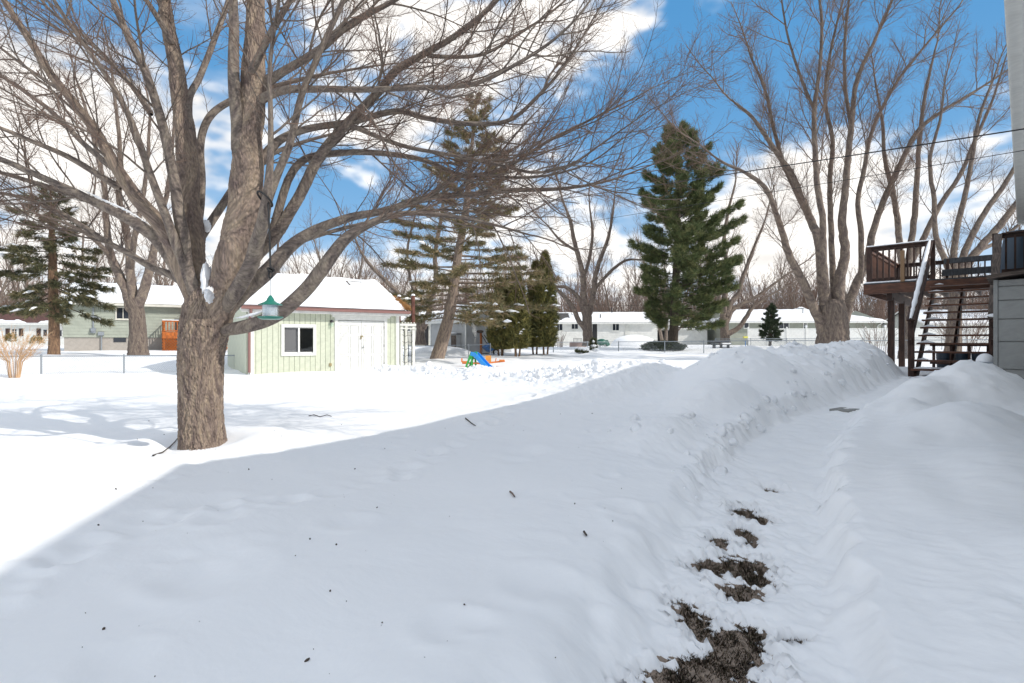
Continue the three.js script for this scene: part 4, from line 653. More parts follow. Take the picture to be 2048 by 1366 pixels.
// gable house seen on its long side
function house(name, label, fr, o) {
  const t = thing(name, label, o.cat || 'house', fr.pos, fr.rot, o.group), { w, dep, h, ridge, over = .4, side = .3 } = o;
  const z0 = 0, zb = -dep, zm = -dep / 2;
  mesh('wall', prism([[.02, 0], [w - .02, 0], [w - .02, h], [.02, h]], dep - .04, -.02), o.wall, t);
  const gw = lapSiding(dep, h, o.pitch || .2, .026, ridge - h);
  if (o.pitch !== 0) { mesh('siding', lapSiding(w, h, o.pitch || .2), o.wall, t); const l = gw.clone(); l.rotateY(-Math.PI / 2); l.translate(0, 0, -dep); mesh('siding', l, o.wall, t); const r = gw.clone(); r.rotateY(Math.PI / 2); r.translate(w, 0, 0); mesh('siding', r, o.wall, t); }
  mesh('gable', prism([[0, h], [dep, h], [dep / 2, ridge]], .02, .01).rotateY(-Math.PI / 2).translate(.03, 0, -dep), o.wall, t); mesh('gable', prism([[0, h], [dep, h], [dep / 2, ridge]], .02, .01).rotateY(-Math.PI / 2).translate(w - .03, 0, -dep), o.wall, t);
  if (o.found) mesh('foundation', box(w - .1, o.found, dep - .1, w / 2, -o.found / 2, zm), M.concrete, t);
  const sl = (ridge - h) / (dep / 2), yE = h - over * sl, hipL = o.hipL || 0, hipR = o.hipR || 0;
  const A = V(-side, yE, over), B = V(w + side, yE, over), C = V(w + side - hipR, ridge, zm), Dd = V(-side + hipL, ridge, zm), A2 = V(-side, yE, -dep - over), B2 = V(w + side, yE, -dep - over);
  const slab = (a, b, c, d) => { const n = V().crossVectors(b.clone().sub(a), d.clone().sub(a)).normalize().multiplyScalar(.09); const v = [a, b, c, d, a.clone().sub(n), b.clone().sub(n), c.clone().sub(n), d.clone().sub(n)]; const g = new THREE.BufferGeometry(); const P_ = [], q = (i, j, k, l) => { for (const m of [i, j, k, i, k, l]) P_.push(v[m].x, v[m].y, v[m].z); }; q(0, 1, 2, 3); q(7, 6, 5, 4); q(4, 5, 1, 0); q(5, 6, 2, 1); q(6, 7, 3, 2); q(7, 4, 0, 3); g.setAttribute('position', new THREE.Float32BufferAttribute(P_, 3)); g.computeVertexNormals(); const uv = new Float32Array(P_.length / 3 * 2); for (let i = 0; i < P_.length / 3; i++) { uv[i * 2] = P_[i * 3] / 2; uv[i * 2 + 1] = (P_[i * 3 + 1] + P_[i * 3 + 2]) / 2; } g.setAttribute('uv', new THREE.BufferAttribute(uv, 2)); return g; };
  const roof = mesh('roof', [slab(A, B, C, Dd), slab(B2, A2, Dd, C)], o.roof || M.shingle, t);
  if (hipR) mesh('hip', slab(B, B2, C.clone().add(V(.01, 0, -.01)), C), o.roof || M.shingle, roof);
  if (hipL) mesh('hip', slab(A2, A, Dd, Dd.clone().add(V(-.01, 0, -.01))), o.roof || M.shingle, roof);
  mesh('fascia', [box(w + 2 * side, .16, .03, w / 2, yE - .09, over + .02), box(w + 2 * side, .16, .03, w / 2, yE - .09, -dep - over - .02)], o.trim || M.white, t);
  mesh('soffit', box(w + 2 * side - .02, .02, over, w / 2, yE - .10, over / 2), o.trim || M.white, t);
  if (!hipL && !hipR) for (const x of [-side - .02, w + side + .02]) mesh('rake', [bar(V(x, yE - .06, over), V(x, ridge - .06, zm), .03, .16), bar(V(x, yE - .06, -dep - over), V(x, ridge - .06, zm), .03, .16)], o.trim || M.white, t);
  if (o.corner) for (const x of [.05, w - .05]) mesh('corner_board', box(.1, h - .02, .03, x, h / 2, .03), o.trim || M.white, t);
  mesh('roof_snow', snowSheet(A, B, C, Dd, o.snow || .16, 3 + w, o.hole), M.snowPlain, t); mesh('roof_snow', snowSheet(B2, A2, Dd, C, o.snow || .16, 5 + w), M.snowPlain, t);
  if (hipR) mesh('roof_snow', snowSheet(B, B2, C.clone().add(V(0, 0, -.05)), C, o.snow || .16, 7), M.snowPlain, t);
  if (hipL) mesh('roof_snow', snowSheet(A2, A, Dd, Dd.clone().add(V(0, 0, -.05)), o.snow || .16, 8), M.snowPlain, t);
  return t;
}
// --- the pale green shed
{
  const fr = wallFrame(-8.96, 17.5, .824, .566, EYE - 1.16), W = 5.36, DEP = 6.0, H = 2.47, RID = 3.72;
  const t = thing('garden_shed', 'pale green shed with white double doors and snow on its roof', 'shed', fr.pos, fr.rot);
  const [wx0] = fr.at(567, 680), [wx1] = fr.at(627, 680), wy0 = fr.at(597, 707)[1], wy1 = fr.at(597, 653)[1];
  const [dx0] = fr.at(675, 690), [dx1] = fr.at(768, 690), dy1 = fr.at(720, 641)[1];
  const mats = [M.shedGreen, M.shedGreen2, M.shedGreen3], bw = .178, n = Math.round(W / bw), r = rngOf(9);
  const boards = [];
  for (let i = 0; i < n; i++) {      // grooved vertical boards, cut round the openings
    const a = i * W / n + .006, b = (i + 1) * W / n - .006, segs = [];
    const cuts = [[wx0, wx1, wy0, wy1], [dx0 - .02, dx1 + .02, -1, dy1]].filter(c => a < c[1] && b > c[0]);
    const put = (x0, x1, y0, y1) => { if (x1 - x0 > .012 && y1 - y0 > .02) mesh('board', box(x1 - x0, y1 - y0, .02, (x0 + x1) / 2, (y0 + y1) / 2, .012), mats[Math.floor(r() * 3)], t); };
    if (!cuts.length) put(a, b, 0, H); else { const c = cuts[0]; if (a < c[0]) put(a, c[0], 0, H); if (b > c[1]) put(c[1], b, 0, H); const x0 = Math.max(a, c[0]), x1 = Math.min(b, c[1]); put(x0, x1, c[3], H); if (c[2] > 0) put(x0, x1, 0, c[2]); }
  }
  const wallBox = [box(wx0, H, .1, wx0 / 2, H / 2, -.052), box(dx0 - wx1, H, .1, (dx0 + wx1) / 2, H / 2, -.052), box(W - dx1, H, .1, (W + dx1) / 2, H / 2, -.052), box(wx1 - wx0, H - wy1, .1, (wx0 + wx1) / 2, (H + wy1) / 2, -.052), box(wx1 - wx0, wy0, .1, (wx0 + wx1) / 2, wy0 / 2, -.052), box(dx1 - dx0, H - dy1, .1, (dx0 + dx1) / 2, (H + dy1) / 2, -.052)];
  mesh('wall', wallBox, std(.22, .26, .16, .9), t);
  mesh('wall', prism([[0, 0], [DEP - .11, 0], [DEP - .11, H], [(DEP) / 2, RID - .06], [0, H]], .1, .1).rotateY(-Math.PI / 2).translate(0, 0, -DEP), M.shedGreen, t);
  mesh('wall', prism([[0, 0], [DEP - .11, 0], [DEP - .11, H], [(DEP) / 2, RID - .06], [0, H]], .1, .1).rotateY(-Math.PI / 2).translate(W - .1, 0, -DEP), M.shedGreen, t);
  mesh('wall', box(W - .22, H, .1, W / 2, H / 2, -DEP + .06), M.shedGreen, t); mesh('floor', box(W - .24, .05, DEP - .4, W / 2, .03, -DEP / 2), M.deckBrown, t);
  for (let k = 0; k < 28; k++) { const z = -.1 - k * .205; mesh('board', box(.018, H - .01, .19, -.012, H / 2, z - .1), mats[k % 3], t); }
  // sash window with real glass
  const f = mesh('window', [box(wx1 - wx0 + .16, .1, .045, (wx0 + wx1) / 2, wy1 + .03, .045), box(wx1 - wx0 + .16, .1, .045, (wx0 + wx1) / 2, wy0 - .03, .045), box(.1, wy1 - wy0 - .04, .045, wx0 - .03, (wy0 + wy1) / 2, .045), box(.1, wy1 - wy0 - .04, .045, wx1 + .03, (wy0 + wy1) / 2, .045), box(.06, wy1 - wy0 - .04, .04, (wx0 + wx1) / 2, (wy0 + wy1) / 2, .02)], M.white, t);
  for (const s of [0, 1]) { const a = s ? (wx0 + wx1) / 2 + .03 : wx0 + .02, b = s ? wx1 - .02 : (wx0 + wx1) / 2 - .03; mesh('pane', box(b - a, wy1 - wy0 - .04, .006, (a + b) / 2, (wy0 + wy1) / 2, -.02), M.pane, f); if (!s) mesh('insect_screen', box(b - a, wy1 - wy0 - .06, .004, (a + b) / 2, (wy0 + wy1) / 2, -.045), std(.16, .16, .165, .9), f); mesh('sash', box(b - a, .035, .03, (a + b) / 2, wy1 - .037, 0), M.white, f); mesh('sash', box(b - a, .035, .03, (a + b) / 2, wy0 + .037, 0), M.white, f); }
  // panelled double doors
  const dw = (dx1 - dx0) / 2;
  for (const s of [0, 1]) {
    const x0 = dx0 + s * dw + .006, x1 = dx0 + (s + 1) * dw - .006, cx = (x0 + x1) / 2, w = x1 - x0;
    const d = mesh('door', box(w, dy1 - .02, .04, cx, (dy1 - .02) / 2, -.005), M.white, t);
    for (const [ya, yb] of [[.14, .62], [.7, 1.38], [1.46, 1.78]]) for (const q of [0, 1]) { const pw = w * .34, pc = x0 + w * (q ? .72 : .28); const y1 = Math.min(yb, dy1 - .12); if (y1 - ya < .1) continue;
      mesh('panel', [box(pw, .02, .024, pc, ya, .0255), box(pw, .02, .024, pc, y1, .0255), box(.02, y1 - ya - .02, .024, pc - pw / 2, (ya + y1) / 2, .0255), box(.02, y1 - ya - .02, .024, pc + pw / 2, (ya + y1) / 2, .0255), box(pw - .1, y1 - ya - .1, .012, pc, (ya + y1) / 2, .0195)], M.white, d); }
    for (const y of [.3, 1, dy1 - .25]) mesh('hinge', box(.022, .1, .03, s ? x1 + .004 : x0 - .004, y, .022), M.iron, d);
    if (s) { mesh('door_knob', new THREE.SphereGeometry(.035, 12, 9).translate(x0 + .06, .95, .06), M.steel, d); mesh('hasp', [box(.09, .05, .02, x0 - .0, 1.36, .03), box(.05, .06, .035, x0 - .03, 1.29, .04)], M.brass, d); }
  }
  mesh('door_casing', [box(.11, dy1, .05, dx0 - .058, dy1 / 2, .03), box(.11, dy1, .05, dx1 + .058, dy1 / 2, .03), box(dx1 - dx0 + .24, .1, .05, (dx0 + dx1) / 2, dy1 + .05, .03)], M.white, t);
  mesh('door_header', [box(dx1 - dx0 + .42, .07, .1, (dx0 + dx1) / 2, dy1 + .136, .055), box(dx1 - dx0 + .5, .03, .13, (dx0 + dx1) / 2, dy1 + .187, .065)], M.white, t);
  for (const x of [.06, W - .06]) mesh('corner_board', box(.13, H - .02, .03, x, H / 2, .037), M.white, t);
  mesh('corner_board', box(.03, H - .02, .1, -.036, H / 2, -.03), M.white, t);
  // roof, gutter and downspout
  const ov = .34, sd = .3, sl = (RID - H) / (DEP / 2), yE = H - ov * sl + .05, A = V(-sd, yE, ov), B = V(W + sd, yE, ov), C = V(W + sd, RID + .05, -DEP / 2), E = V(-sd, RID + .05, -DEP / 2), A2 = V(-sd, yE, -DEP - ov), B2 = V(W + sd, yE, -DEP - ov);
  mesh('roof', [bar(V(W / 2, yE - .05, ov), V(W / 2, RID, -DEP / 2), W + 2 * sd, .07), bar(V(W / 2, RID, -DEP / 2), V(W / 2, yE - .05, -DEP - ov), W + 2 * sd, .07)], M.shingle, t);
  const clear = (u, w, a, b) => { const edge = (u - .962 - w * .02 + .012 * n2(b * 5, 3)) / .02; let k = edge > 0 ? 1 - edge : 1; return k < .2 ? -.2 : k; };
  mesh('roof_snow', snowSheet(A, B, C, E, .15, 2, clear), M.snowPlain, t); mesh('roof_snow', snowSheet(B2, A2, E, C, .2, 4), M.snowPlain, t);
  { const s = new Sink(), rr = rngOf(8); for (let i = 0; i < 900; i++) { const w = Math.pow(rr(), 1.6) * .42, u = .955 + rr() * .05, p = A.clone().lerp(B, u).lerp(E.clone().lerp(C, u), w); p.y += .02 + rr() * .14; const a = rr() * 6.28; const q = p.clone().add(V(Math.cos(a) * .14, (rr() - .5) * .07, Math.sin(a) * .14)); s.tube([p, q], [.006, .003], 3); } const m = mesh('pine_needles', s.geo(), std(.42, .22, .08, 1), t); m.userData.kind = 'stuff'; }
  mesh('soffit', box(W + 2 * sd - .02, .02, ov - .04, W / 2, yE - .15, ov / 2 + .02), M.white, t);
  mesh('fascia', box(W + 2 * sd, .14, .025, W / 2, yE - .15, ov + .005), M.white, t);
  for (const x of [-sd - .015, W + sd + .015]) mesh('rake', [bar(V(x, yE - .1, ov), V(x, RID - .04, -DEP / 2), .025, .14), bar(V(x, yE - .1, -DEP - ov), V(x, RID - .04, -DEP / 2), .025, .14)], M.white, t);
  const gut = mesh('gutter', [box(W + 2 * sd + .04, .09, .012, W / 2, yE - .075, ov + .125), box(W + 2 * sd + .04, .012, .1, W / 2, yE - .12, ov + .07), box(W + 2 * sd + .04, .02, .03, W / 2, yE - .025, ov + .13)], M.gutter, t);
  mesh('downspout', strip([V(-.02, yE - .12, ov + .07), V(-.02, yE - .26, ov + .05), V(-.03, yE - .48, .14), V(-.03, yE - .6, .09), V(-.03, .1, .09)], .045, 8), M.gutter, gut);
  // skylight curb, side window, wall lamp, outlet
  { const c = A.clone().lerp(B, .78).lerp(E.clone().lerp(C, .78), .70); const sk = mesh('skylight', [bar(V(c.x - .33, c.y + .12, c.z), V(c.x - .33, c.y + .12 + .5 * sl, c.z - .55).setY(c.y + .12 + .55 * sl), .05, .12), bar(V(c.x - .33, c.y + .12 + .55 * sl, c.z - .55), V(c.x + .33, c.y + .12 + .55 * sl, c.z - .55), .05, .1)], M.deckWeather, t); }
  mesh('side_window', [box(.03, .5, .62, -.036, 1.32, -2.6)], M.white, t); mesh('side_pane', box(.012, .36, .48, -.054, 1.32, -2.6), M.glass, t);
  const [lx, ly] = fr.at(662, 643); const lamp = mesh('wall_lamp', [new THREE.CylinderGeometry(.05, .05, .03, 14).rotateX(Math.PI / 2).translate(lx, ly, .04), new THREE.CylinderGeometry(.035, .06, .09, 12).translate(lx + .01, ly + .01, .11)], M.iron, t);
  mesh('lamp_globe', new THREE.LatheGeometry([[0, 0], [.05, .02], [.06, .09], [.045, .16], [.04, .18]].map(a => new THREE.Vector2(...a)), 14).translate(lx + .01, ly - .2, .11), new THREE.MeshPhysicalMaterial({ color: 0xe8f2ea, transmission: .8, roughness: .1, thickness: 0 }), lamp);
  mesh('outlet_box', box(.08, .11, .05, dx0 - .27, .3, .045), M.brass, t);
  // arbour with posts and a climbing net at the right
  const ap = V(W + .06, 0, -.1).applyAxisAngle(V(0, 1, 0), fr.rot).add(fr.pos), ar = thing('garden_arbour', 'white arbour with a black climbing net and brown posts beside the green shed', 'arbour', ap, fr.rot);
  for (const x of [.08, .6]) for (const z of [0, -.75]) { if (x < .1 && z < 0) continue; mesh('post', box(.11, 2.0, .11, x, .9, z), M.whiteOld, ar); }
  mesh('beam', [box(.7, .09, .05, .34, 1.84, .08), box(.7, .04, .05, .34, 1.68, .08)], M.whiteOld, ar); for (let k = 0; k < 5; k++) mesh('rafter', box(.035, .05, .95, .08 + k * .13, 1.92, -.35), M.whiteOld, ar);
  mesh('brown_post', box(.115, 1.15, .115, .6, 2.46, .0), M.brownPost, ar); mesh('brown_post', box(.1, 1.15, .1, .28, 2.46, -.7), M.brownPost, ar);
  for (const [x, z] of [[.6, 0], [.28, -.7]]) mesh('snow_cap', new THREE.SphereGeometry(.085, 10, 8, 0, 6.3, 0, 1.6).scale(1, .9, 1).translate(x, 3.04, z), M.snowPlain, ar);
  const net = []; for (let k = 0; k < 3; k++) net.push(strip([V(.18 + k * .15, 1.62, .05), V(.2 + k * .15 + .03, .8, .06), V(.2 + k * .15, -.05, .04)], .009, 4)); for (let k = 0; k < 6; k++) { const y = 1.4 - k * .27; net.push(strip([V(.1, y + .04, .05), V(.24, y - .03, .06), V(.36, y + .02, .05), V(.48, y - .02, .06), V(.56, y + .05, .05)], .009, 4)); }
  mesh('climbing_net', net, M.black, ar); 
}
// --- sage green house on the left
{
  const fr = wallFrame(-28.6, 32.6, .86, .51, EYE + .27), dep = 8.6, W = 16;
  const hole = (u, w, a, b) => { const k = Math.abs(u - .60 - w * .03) < .045 + .03 * n2(b * 2, 1) && w > .25 && w < .95 ? -.3 : 1; return k; };
  const t = house('ranch_house', 'sage green house with a concrete foundation and an orange deck', fr, { w: W, dep, h: 2.42, ridge: 3.85, wall: M.sageHouse, found: 1.3, pitch: .2, over: .5, snow: .14, hole, trim: M.cream });
  const [a, y0] = fr.at(231, 639), [b, y1] = fr.at(262, 614); win(t, a, b, y0, y1, .027, { mat: M.cream });
  const [c, z0] = fr.at(227, 684), [d, z1] = fr.at(252, 677); mesh('basement_window', box(d - c, .3, .03, (c + d) / 2, -.16, -.03), M.glass, t);
  const [mx, my] = fr.at(187, 661); const me = mesh('electric_meter', [box(.26, .34, .14, mx, my, .09), new THREE.CylinderGeometry(.1, .1, .12, 14).rotateX(1.57).translate(mx, my + .02, .2)], M.galv, t); mesh('conduit', [box(.07, 2.42 - my - .1, .07, mx, (2.4 + my) / 2 + .1, .06), box(.06, 1.9, .05, mx + .42, my - 1.2, .06), box(.3, .24, .14, mx + .4, my - .2, .09)], M.galv, me);
  mesh('vent_pipe', new THREE.CylinderGeometry(.13, .13, .9, 10).translate(10.2, 4.0, -3.6), M.galv, t);
  // orange deck against it
  const p0 = fr.at(330, 690)[0], dp = V(p0, 0, 0).applyAxisAngle(V(0, 1, 0), fr.rot).add(fr.pos), k = thing('orange_deck', 'bright orange wooden deck with lattice skirt on the sage green house', 'deck', dp.setY(EYE - .72), fr.rot);
  const w = 4.2, dd = 2.4, fl = 1.15; const P0 = 0;
  mesh('floor', box(w, .12, dd, w / 2, fl, dd / 2 + .06), M.orangeWood, k);
  for (let i = 0; i < 20; i++) mesh('skirt_board', box(.2, .42, .03, .105 + i * .21, fl - .02, dd + .08), M.orangeWood, k);
  mesh('rim', [box(w, .1, .05, w / 2, fl + .9, dd + .06), box(w, .07, .05, w / 2, fl + .26, dd + .06), box(.05, .1, dd, -.0, fl + .9, dd / 2 + .03), box(.03, .6, dd, -.015, fl, dd / 2 + .03)], M.orangeWood, k);
  for (let i = 0; i < 24; i++) mesh('baluster', box(.055, .64, .04, .12 + i * .175, fl + .58, dd + .06), M.orangeWood, k);
  for (let i = 0; i < 12; i++) mesh('baluster', box(.04, .8, .05, .0, fl + .5, .15 + i * .19), M.orangeWood, k);
  const lat = []; for (let i = -4; i < 26; i++) { const x = i * .19; lat.push(bar(V(Math.max(0, x), 0 + Math.max(0, -x), dd + .05), V(Math.min(w, x + .94), Math.min(.94, w - x), dd + .05), .012, .045)); lat.push(bar(V(Math.max(0, x), .94 - Math.max(0, -x), dd + .065), V(Math.min(w, x + .94), .94 - Math.min(.94, w - x), dd + .065), .012, .045)); } mesh('lattice', lat.filter(g => { g.computeBoundingBox(); return isFinite(g.boundingBox.max.x) && g.boundingBox.max.y > .02; }), M.orangeWood, k);
  for (let i = 0; i < 3; i++) mesh('post', box(.1, 1.2, .1, .1 + i * 2, .45, dd - .1), M.orangeWood, k); mesh('skirt_back', box(.03, 1.0, dd, 0.0, .5, dd / 2), M.deckDark, k);
  mesh('rail_snow', box(w, .05, .11, w / 2, fl + .975, dd + .06), M.snowPlain, k);
  const gr = thing('patio_grill', 'black grill lid showing above the rail of the orange deck', 'grill', V(p0 + .95, 0, 1.2).applyAxisAngle(V(0, 1, 0), fr.rot).add(fr.pos).setY(EYE - .72 + fl + .06), fr.rot); mesh('cart', box(.6, .8, .45, 0, .4, 0), M.iron, gr); mesh('lid', new THREE.CylinderGeometry(.24, .24, .7, 14, 1, false, 0, Math.PI).rotateZ(Math.PI / 2).translate(0, .82, 0), M.black, gr); mesh('handle', strip([V(-.2, 1.2, .1), V(0, 1.3, .05), V(.2, 1.12, .1)], .012, 5), M.black, gr);
}
// --- brown-roofed white house far left
{
  const fr = wallFrame(-58, 55, 1, .06, EYE - .45);
  const hole = (u, w, a, b) => { const k = w > .42 + .25 * n2(a * .35, 2) + (a > 8.5 && a < 40 ? .05 : -.25) || (a < 9 && n2(a * .6, b * 1.1) < .25 && w > .12) ? -.3 : 1; return k; };
  const t = house('ranch_house', 'white house with a dark red-brown roof half cleared of snow', fr, { w: 16, dep: 8, h: 2.55, ridge: 4.0, wall: M.white, pitch: .2, roof: M.shingleRed, snow: .16, hole });
  for (const [x0, x1, y0, y1, m, mt] of [[24, 36, 673, 657, 1, M.white], [86, 97, 674, 658, 0, M.white], [116, 126, 674, 659, 0, M.white]]) { const [a, p] = fr.at(x0, y0), [b, q] = fr.at(x1, y1); win(t, a, b, p, q, .027, { mull: m, mat: mt, bars: m }); }
  for (const [x0, x1] of [[12, 20], [39, 47], [74, 82]]) { const [a, p] = fr.at(x0, 672), [b, q] = fr.at(x1, 657); mesh('shutter', box(b - a, q - p, .05, (a + b) / 2, (p + q) / 2, .045), M.deckBrown, t); }
}
// --- long white house in the centre
{
  const fr = wallFrame(3.2, 56, 1, -.03, EYE - .42);
  const hole = (u, w, a, b) => { const k = u < .28 && w > .22 + .3 * u + .18 * n2(a * .9, 1) ? -.3 : (w > .93 + .05 * n2(a, 4) && u < .6) ? -.3 : 1; return k; };
  const t = house('ranch_house', 'long white house with bare dark shingles on part of its roof', fr, { w: 12.6, dep: 8, h: 2.6, ridge: 3.72, wall: M.white, pitch: .22, snow: .14, hole });
  for (const [x0, x1, y0, y1, m] of [[1111, 1126, 662, 646, 1], [1142, 1157, 659, 646, 1], [1224, 1239, 662, 646, 1]]) { const [a, p] = fr.at(x0, y0), [b, q] = fr.at(x1, y1); win(t, a, b, p, q, .027, { mull: m }); }
  { const [a] = fr.at(1185, 670), [b] = fr.at(1194, 670), q = fr.at(1190, 647)[1]; mesh('door', box(b - a, q - .1, .05, (a + b) / 2, q / 2, .04), M.dark, t); }
  { const [a] = fr.at(1250, 670), [b] = fr.at(1259, 670), q = fr.at(1255, 649)[1]; const d = mesh('door', box(b - a, q - .1, .05, (a + b) / 2, q / 2, .04), M.whiteOld, t); mesh('handle', box(.05, .08, .06, a + .08, 1, .08), M.iron, d); }
  for (const [x, z] of [[6.6, -1.2], [5.3, -.9], [8.2, -3.2]]) mesh('roof_vent', new THREE.CylinderGeometry(.06, .06, .6, 8).translate(x, 3.1 - z * .05 + (z < -3 ? .8 : 0), z), M.iron, t);
}
// --- low sage-grey house behind the white fence
{
  const fr = wallFrame(25.4, 60, 1, -.02, EYE - .4);
  const t = house('ranch_house', 'low grey-green house with a clean snow roof behind the white fence', fr, { w: 17.6, dep: 9, h: 2.9, ridge: 4.25, wall: M.greenGrey, pitch: .2, over: .6, hipR: 5.6, hipL: 1.4, snow: .2 });
  for (const [x0, x1, y0, y1, m, bars] of [[1487, 1498, 657, 644, 0, 0], [1556, 1578, 659, 645, 1, 0], [1606, 1614, 658, 645, 0, 1], [1522, 1536, 658, 645, 1, 0]]) { const [a, p] = fr.at(x0, y0), [b, q] = fr.at(x1, y1); win(t, a, b, p, q, .027, { mull: m, bars }); }
  { const [a] = fr.at(1632, 670), [b] = fr.at(1641, 670); mesh('door', box(b - a, 2.1, .05, (a + b) / 2, 1.05, .04), M.white, t); }
  mesh('vent_pipe', new THREE.CylinderGeometry(.07, .07, .8, 8).translate(10.0, 4.1, -2.6), M.steel, t); mesh('downspout', strip([V(17.4, 2.55, .6), V(17.2, 2.3, .2), V(17.15, 2.2, .08), V(17.15, .2, .08)], .06, 6), M.white, t);
}
house('garage', 'blue-grey gabled house with dark shutters beyond the white fence', wallFrame(44.6, 70, .35, .94, EYE - .4), { cat: 'house', w: 9, dep: 9, h: 2.7, ridge: 5.1, wall: M.blueGrey, pitch: .22, snow: .18 });
house('ranch_house', 'plain white house seen between the stair treads', wallFrame(46, 57, 1, -.1, EYE - .4), { w: 14, dep: 8, h: 2.5, ridge: 4.0, wall: M.whiteOld, pitch: .22, snow: .18 });
{ const fr = wallFrame(-12.2, 52, 1, .08, EYE - .42), t = house('ranch_house', 'cream house with a brown ridge behind the grey garden shed', fr, { w: 12.5, dep: 8, h: 2.5, ridge: 3.6, wall: M.cream, pitch: .22, snow: .16 });
  for (const [x0, x1] of [[803, 811], [814, 822]]) { const [a, p] = fr.at(x0, 663), [b, q] = fr.at(x1, 656); win(t, a, b, p, q, .027, { mull: 0 }); } { const [a] = fr.at(850, 670), [b] = fr.at(857, 670); mesh('door', box(b - a, 2, .05, (a + b) / 2, 1, .04), M.dark, t); } }
{ const fr = wallFrame(16.2, 64, 1, 0, EYE - .4), t = house('garage', 'small white garage with a dark doorway behind the tall pine', fr, { cat: 'garage', w: 8.2, dep: 7, h: 2.2, ridge: 3.2, wall: M.white, pitch: .22, snow: .16 }); mesh('garage_door', box(2.6, 1.8, .05, 3.2, .9, .04), M.dark, t); }
// --- grey garden shed
{
  const c = [-2.75, 31], th = .7, ldx = -Math.cos(th), ldd = Math.sin(th), LW = 3.3, RW = 4.2; const far_ = [c[0] + ldx * LW, c[1] + ldd * LW];
  const fr = wallFrame(far_[0], far_[1], -ldx, -ldd, EYE - .72);
  const t = house('grey_garden_shed', 'light grey garden shed with a gable end lit by the sun', fr, { cat: 'shed', w: LW, dep: RW, h: 2.12, ridge: 2.12 + .95, wall: M.greyShed, pitch: .14, over: .22, side: .2, corner: true, snow: .22 });
  mesh('cabinet', [box(.95, 1.2, .35, 2.35, .55, .2)], M.greyShed, t); mesh('cabinet_door', box(.45, 1.1, .02, 2.58, .55, .388), M.deckWeather, t); mesh('cabinet_top', box(1.05, .04, .42, 2.35, 1.18, .22), M.iron, t); mesh('snow_cap', new THREE.SphereGeometry(.5, 14, 8, 0, 6.3, 0, 1.57).scale(1, .16, .38).translate(2.2, 1.2, .22), M.snowPlain, t);
  const pp = P(-1.9, groundH(-1.9, 31.4) - .1, 31.2), pole = thing('rusty_post', 'rusty orange post with a grey cap leaning by the grey shed', 'post', pp); mesh('post', strip([V(0, 0, 0), V(.02, .8, 0), V(0, 1.45, 0)], [.09, .08, .07], 10), M.rust, pole); mesh('cap', new THREE.SphereGeometry(.17, 12, 8).scale(1.3, .6, 1).translate(-.05, 1.5, 0), M.deckWeather, pole);
  const bp = P(-1.35, groundH(-1.35, 31.1) - .05, 31.1), bar_ = thing('wheelbarrow', 'blue wheelbarrow tipped up against the grey shed', 'wheelbarrow', bp, .5); mesh('tub', new THREE.CylinderGeometry(.5, .3, .42, 4, 1).rotateY(.785).rotateZ(.5).translate(0, .5, 0), M.fadedBlue, bar_); mesh('handle', strip([V(.2, .3, .2), V(-.5, 1.25, .25)], .022, 6), M.deckDark, bar_); mesh('handle', strip([V(.2, .3, -.2), V(-.5, 1.25, -.1)], .022, 6), M.deckDark, bar_); mesh('wheel', new THREE.TorusGeometry(.17, .05, 8, 18).translate(.42, .2, 0), M.black, bar_);
}
// ---------------------------------------------------------------- fences
function chainFence(label, pts, gap, topH, group) {          // pts: X, D along the fence; topH: rail height above the eye
  const o = P(pts[0][0], groundH(pts[0][0], pts[0][1]), pts[0][1]), t = thing('chain_link_fence', label, 'fence', o, 0, group);
  const wires = [], rail = []; 
  for (let s = 0; s < pts.length - 1; s++) {
    const a = pts[s], b = pts[s + 1], L = Math.hypot(b[0] - a[0], b[1] - a[1]), n = Math.max(1, Math.round(L / gap));
    const at = f => { const X = lerp(a[0], b[0], f), D = lerp(a[1], b[1], f); return [P(X, lerp(topH[s], topH[s + 1], f), D).sub(o), gh(X, D) - o.y - .15]; };
    for (let i = 0; i <= n; i++) { if (i === n && s < pts.length - 2) continue; const [p, g] = at(i / n); mesh('post', new THREE.CylinderGeometry(.028, .028, p.y + .03 - g, 8).translate(p.x, (p.y + .03 + g) / 2, p.z), M.galv, t); mesh('post_cap', new THREE.SphereGeometry(.034, 8, 6).translate(p.x, p.y + .03, p.z), M.galv, t); }
    mesh('top_rail', strip([at(0)[0], at(1)[0]], .02, 8), M.galv, t);
    const m = Math.round(L / .065), S = new Sink();
    for (let i = 0; i < m; i++) for (const dir of [1, -1]) { const [p, g] = at(i / m), H = p.y - g, f2 = clamp(i / m + dir * H / L); const [q] = at(f2); const hh = Math.abs(f2 - i / m) * L; const lo = V(p.x, g, p.z), hi = V(q.x, g + hh, q.z); S.tube([lo, hi], [.0022, .0022], 3); }
    const w = mesh('wire_mesh', S.geo(), M.galv, t); w.userData.kind = 'stuff';
  }
}
chainFence('galvanised chain link fence along the left side of the yard', [[-26, 17.2], [-17.1, 18.6], [-9.6, 20.6]], 3, [-.56, -.53, -.55], 'chain link fences');
chainFence('long chain link fence across the back of the yard in front of the pine', [[7.6, 36.5], [10.2, 34.2], [14, 30.4], [17.8, 27.2], [24, 24]], 2.4, [-.02, 0, .05, .05, .1], 'chain link fences');
chainFence('chain link fence beside the leaning spruce and the grey shed', [[-5.9, 29.2], [-2.4, 28.4], [-1.2, 28.4]], 2.3, [-.25, -.2, -.15], 'chain link fences');
chainFence('far chain link fence behind the snowy shrubs near the white house', [[2.7, 33.4], [7.6, 36.5]], 2.5, [-.05, -.02], 'chain link fences');
chainFence('farther chain link fence in front of the white vinyl fence', [[17.5, 44], [34, 40.5]], 2.6, [.22, .3], 'chain link fences');
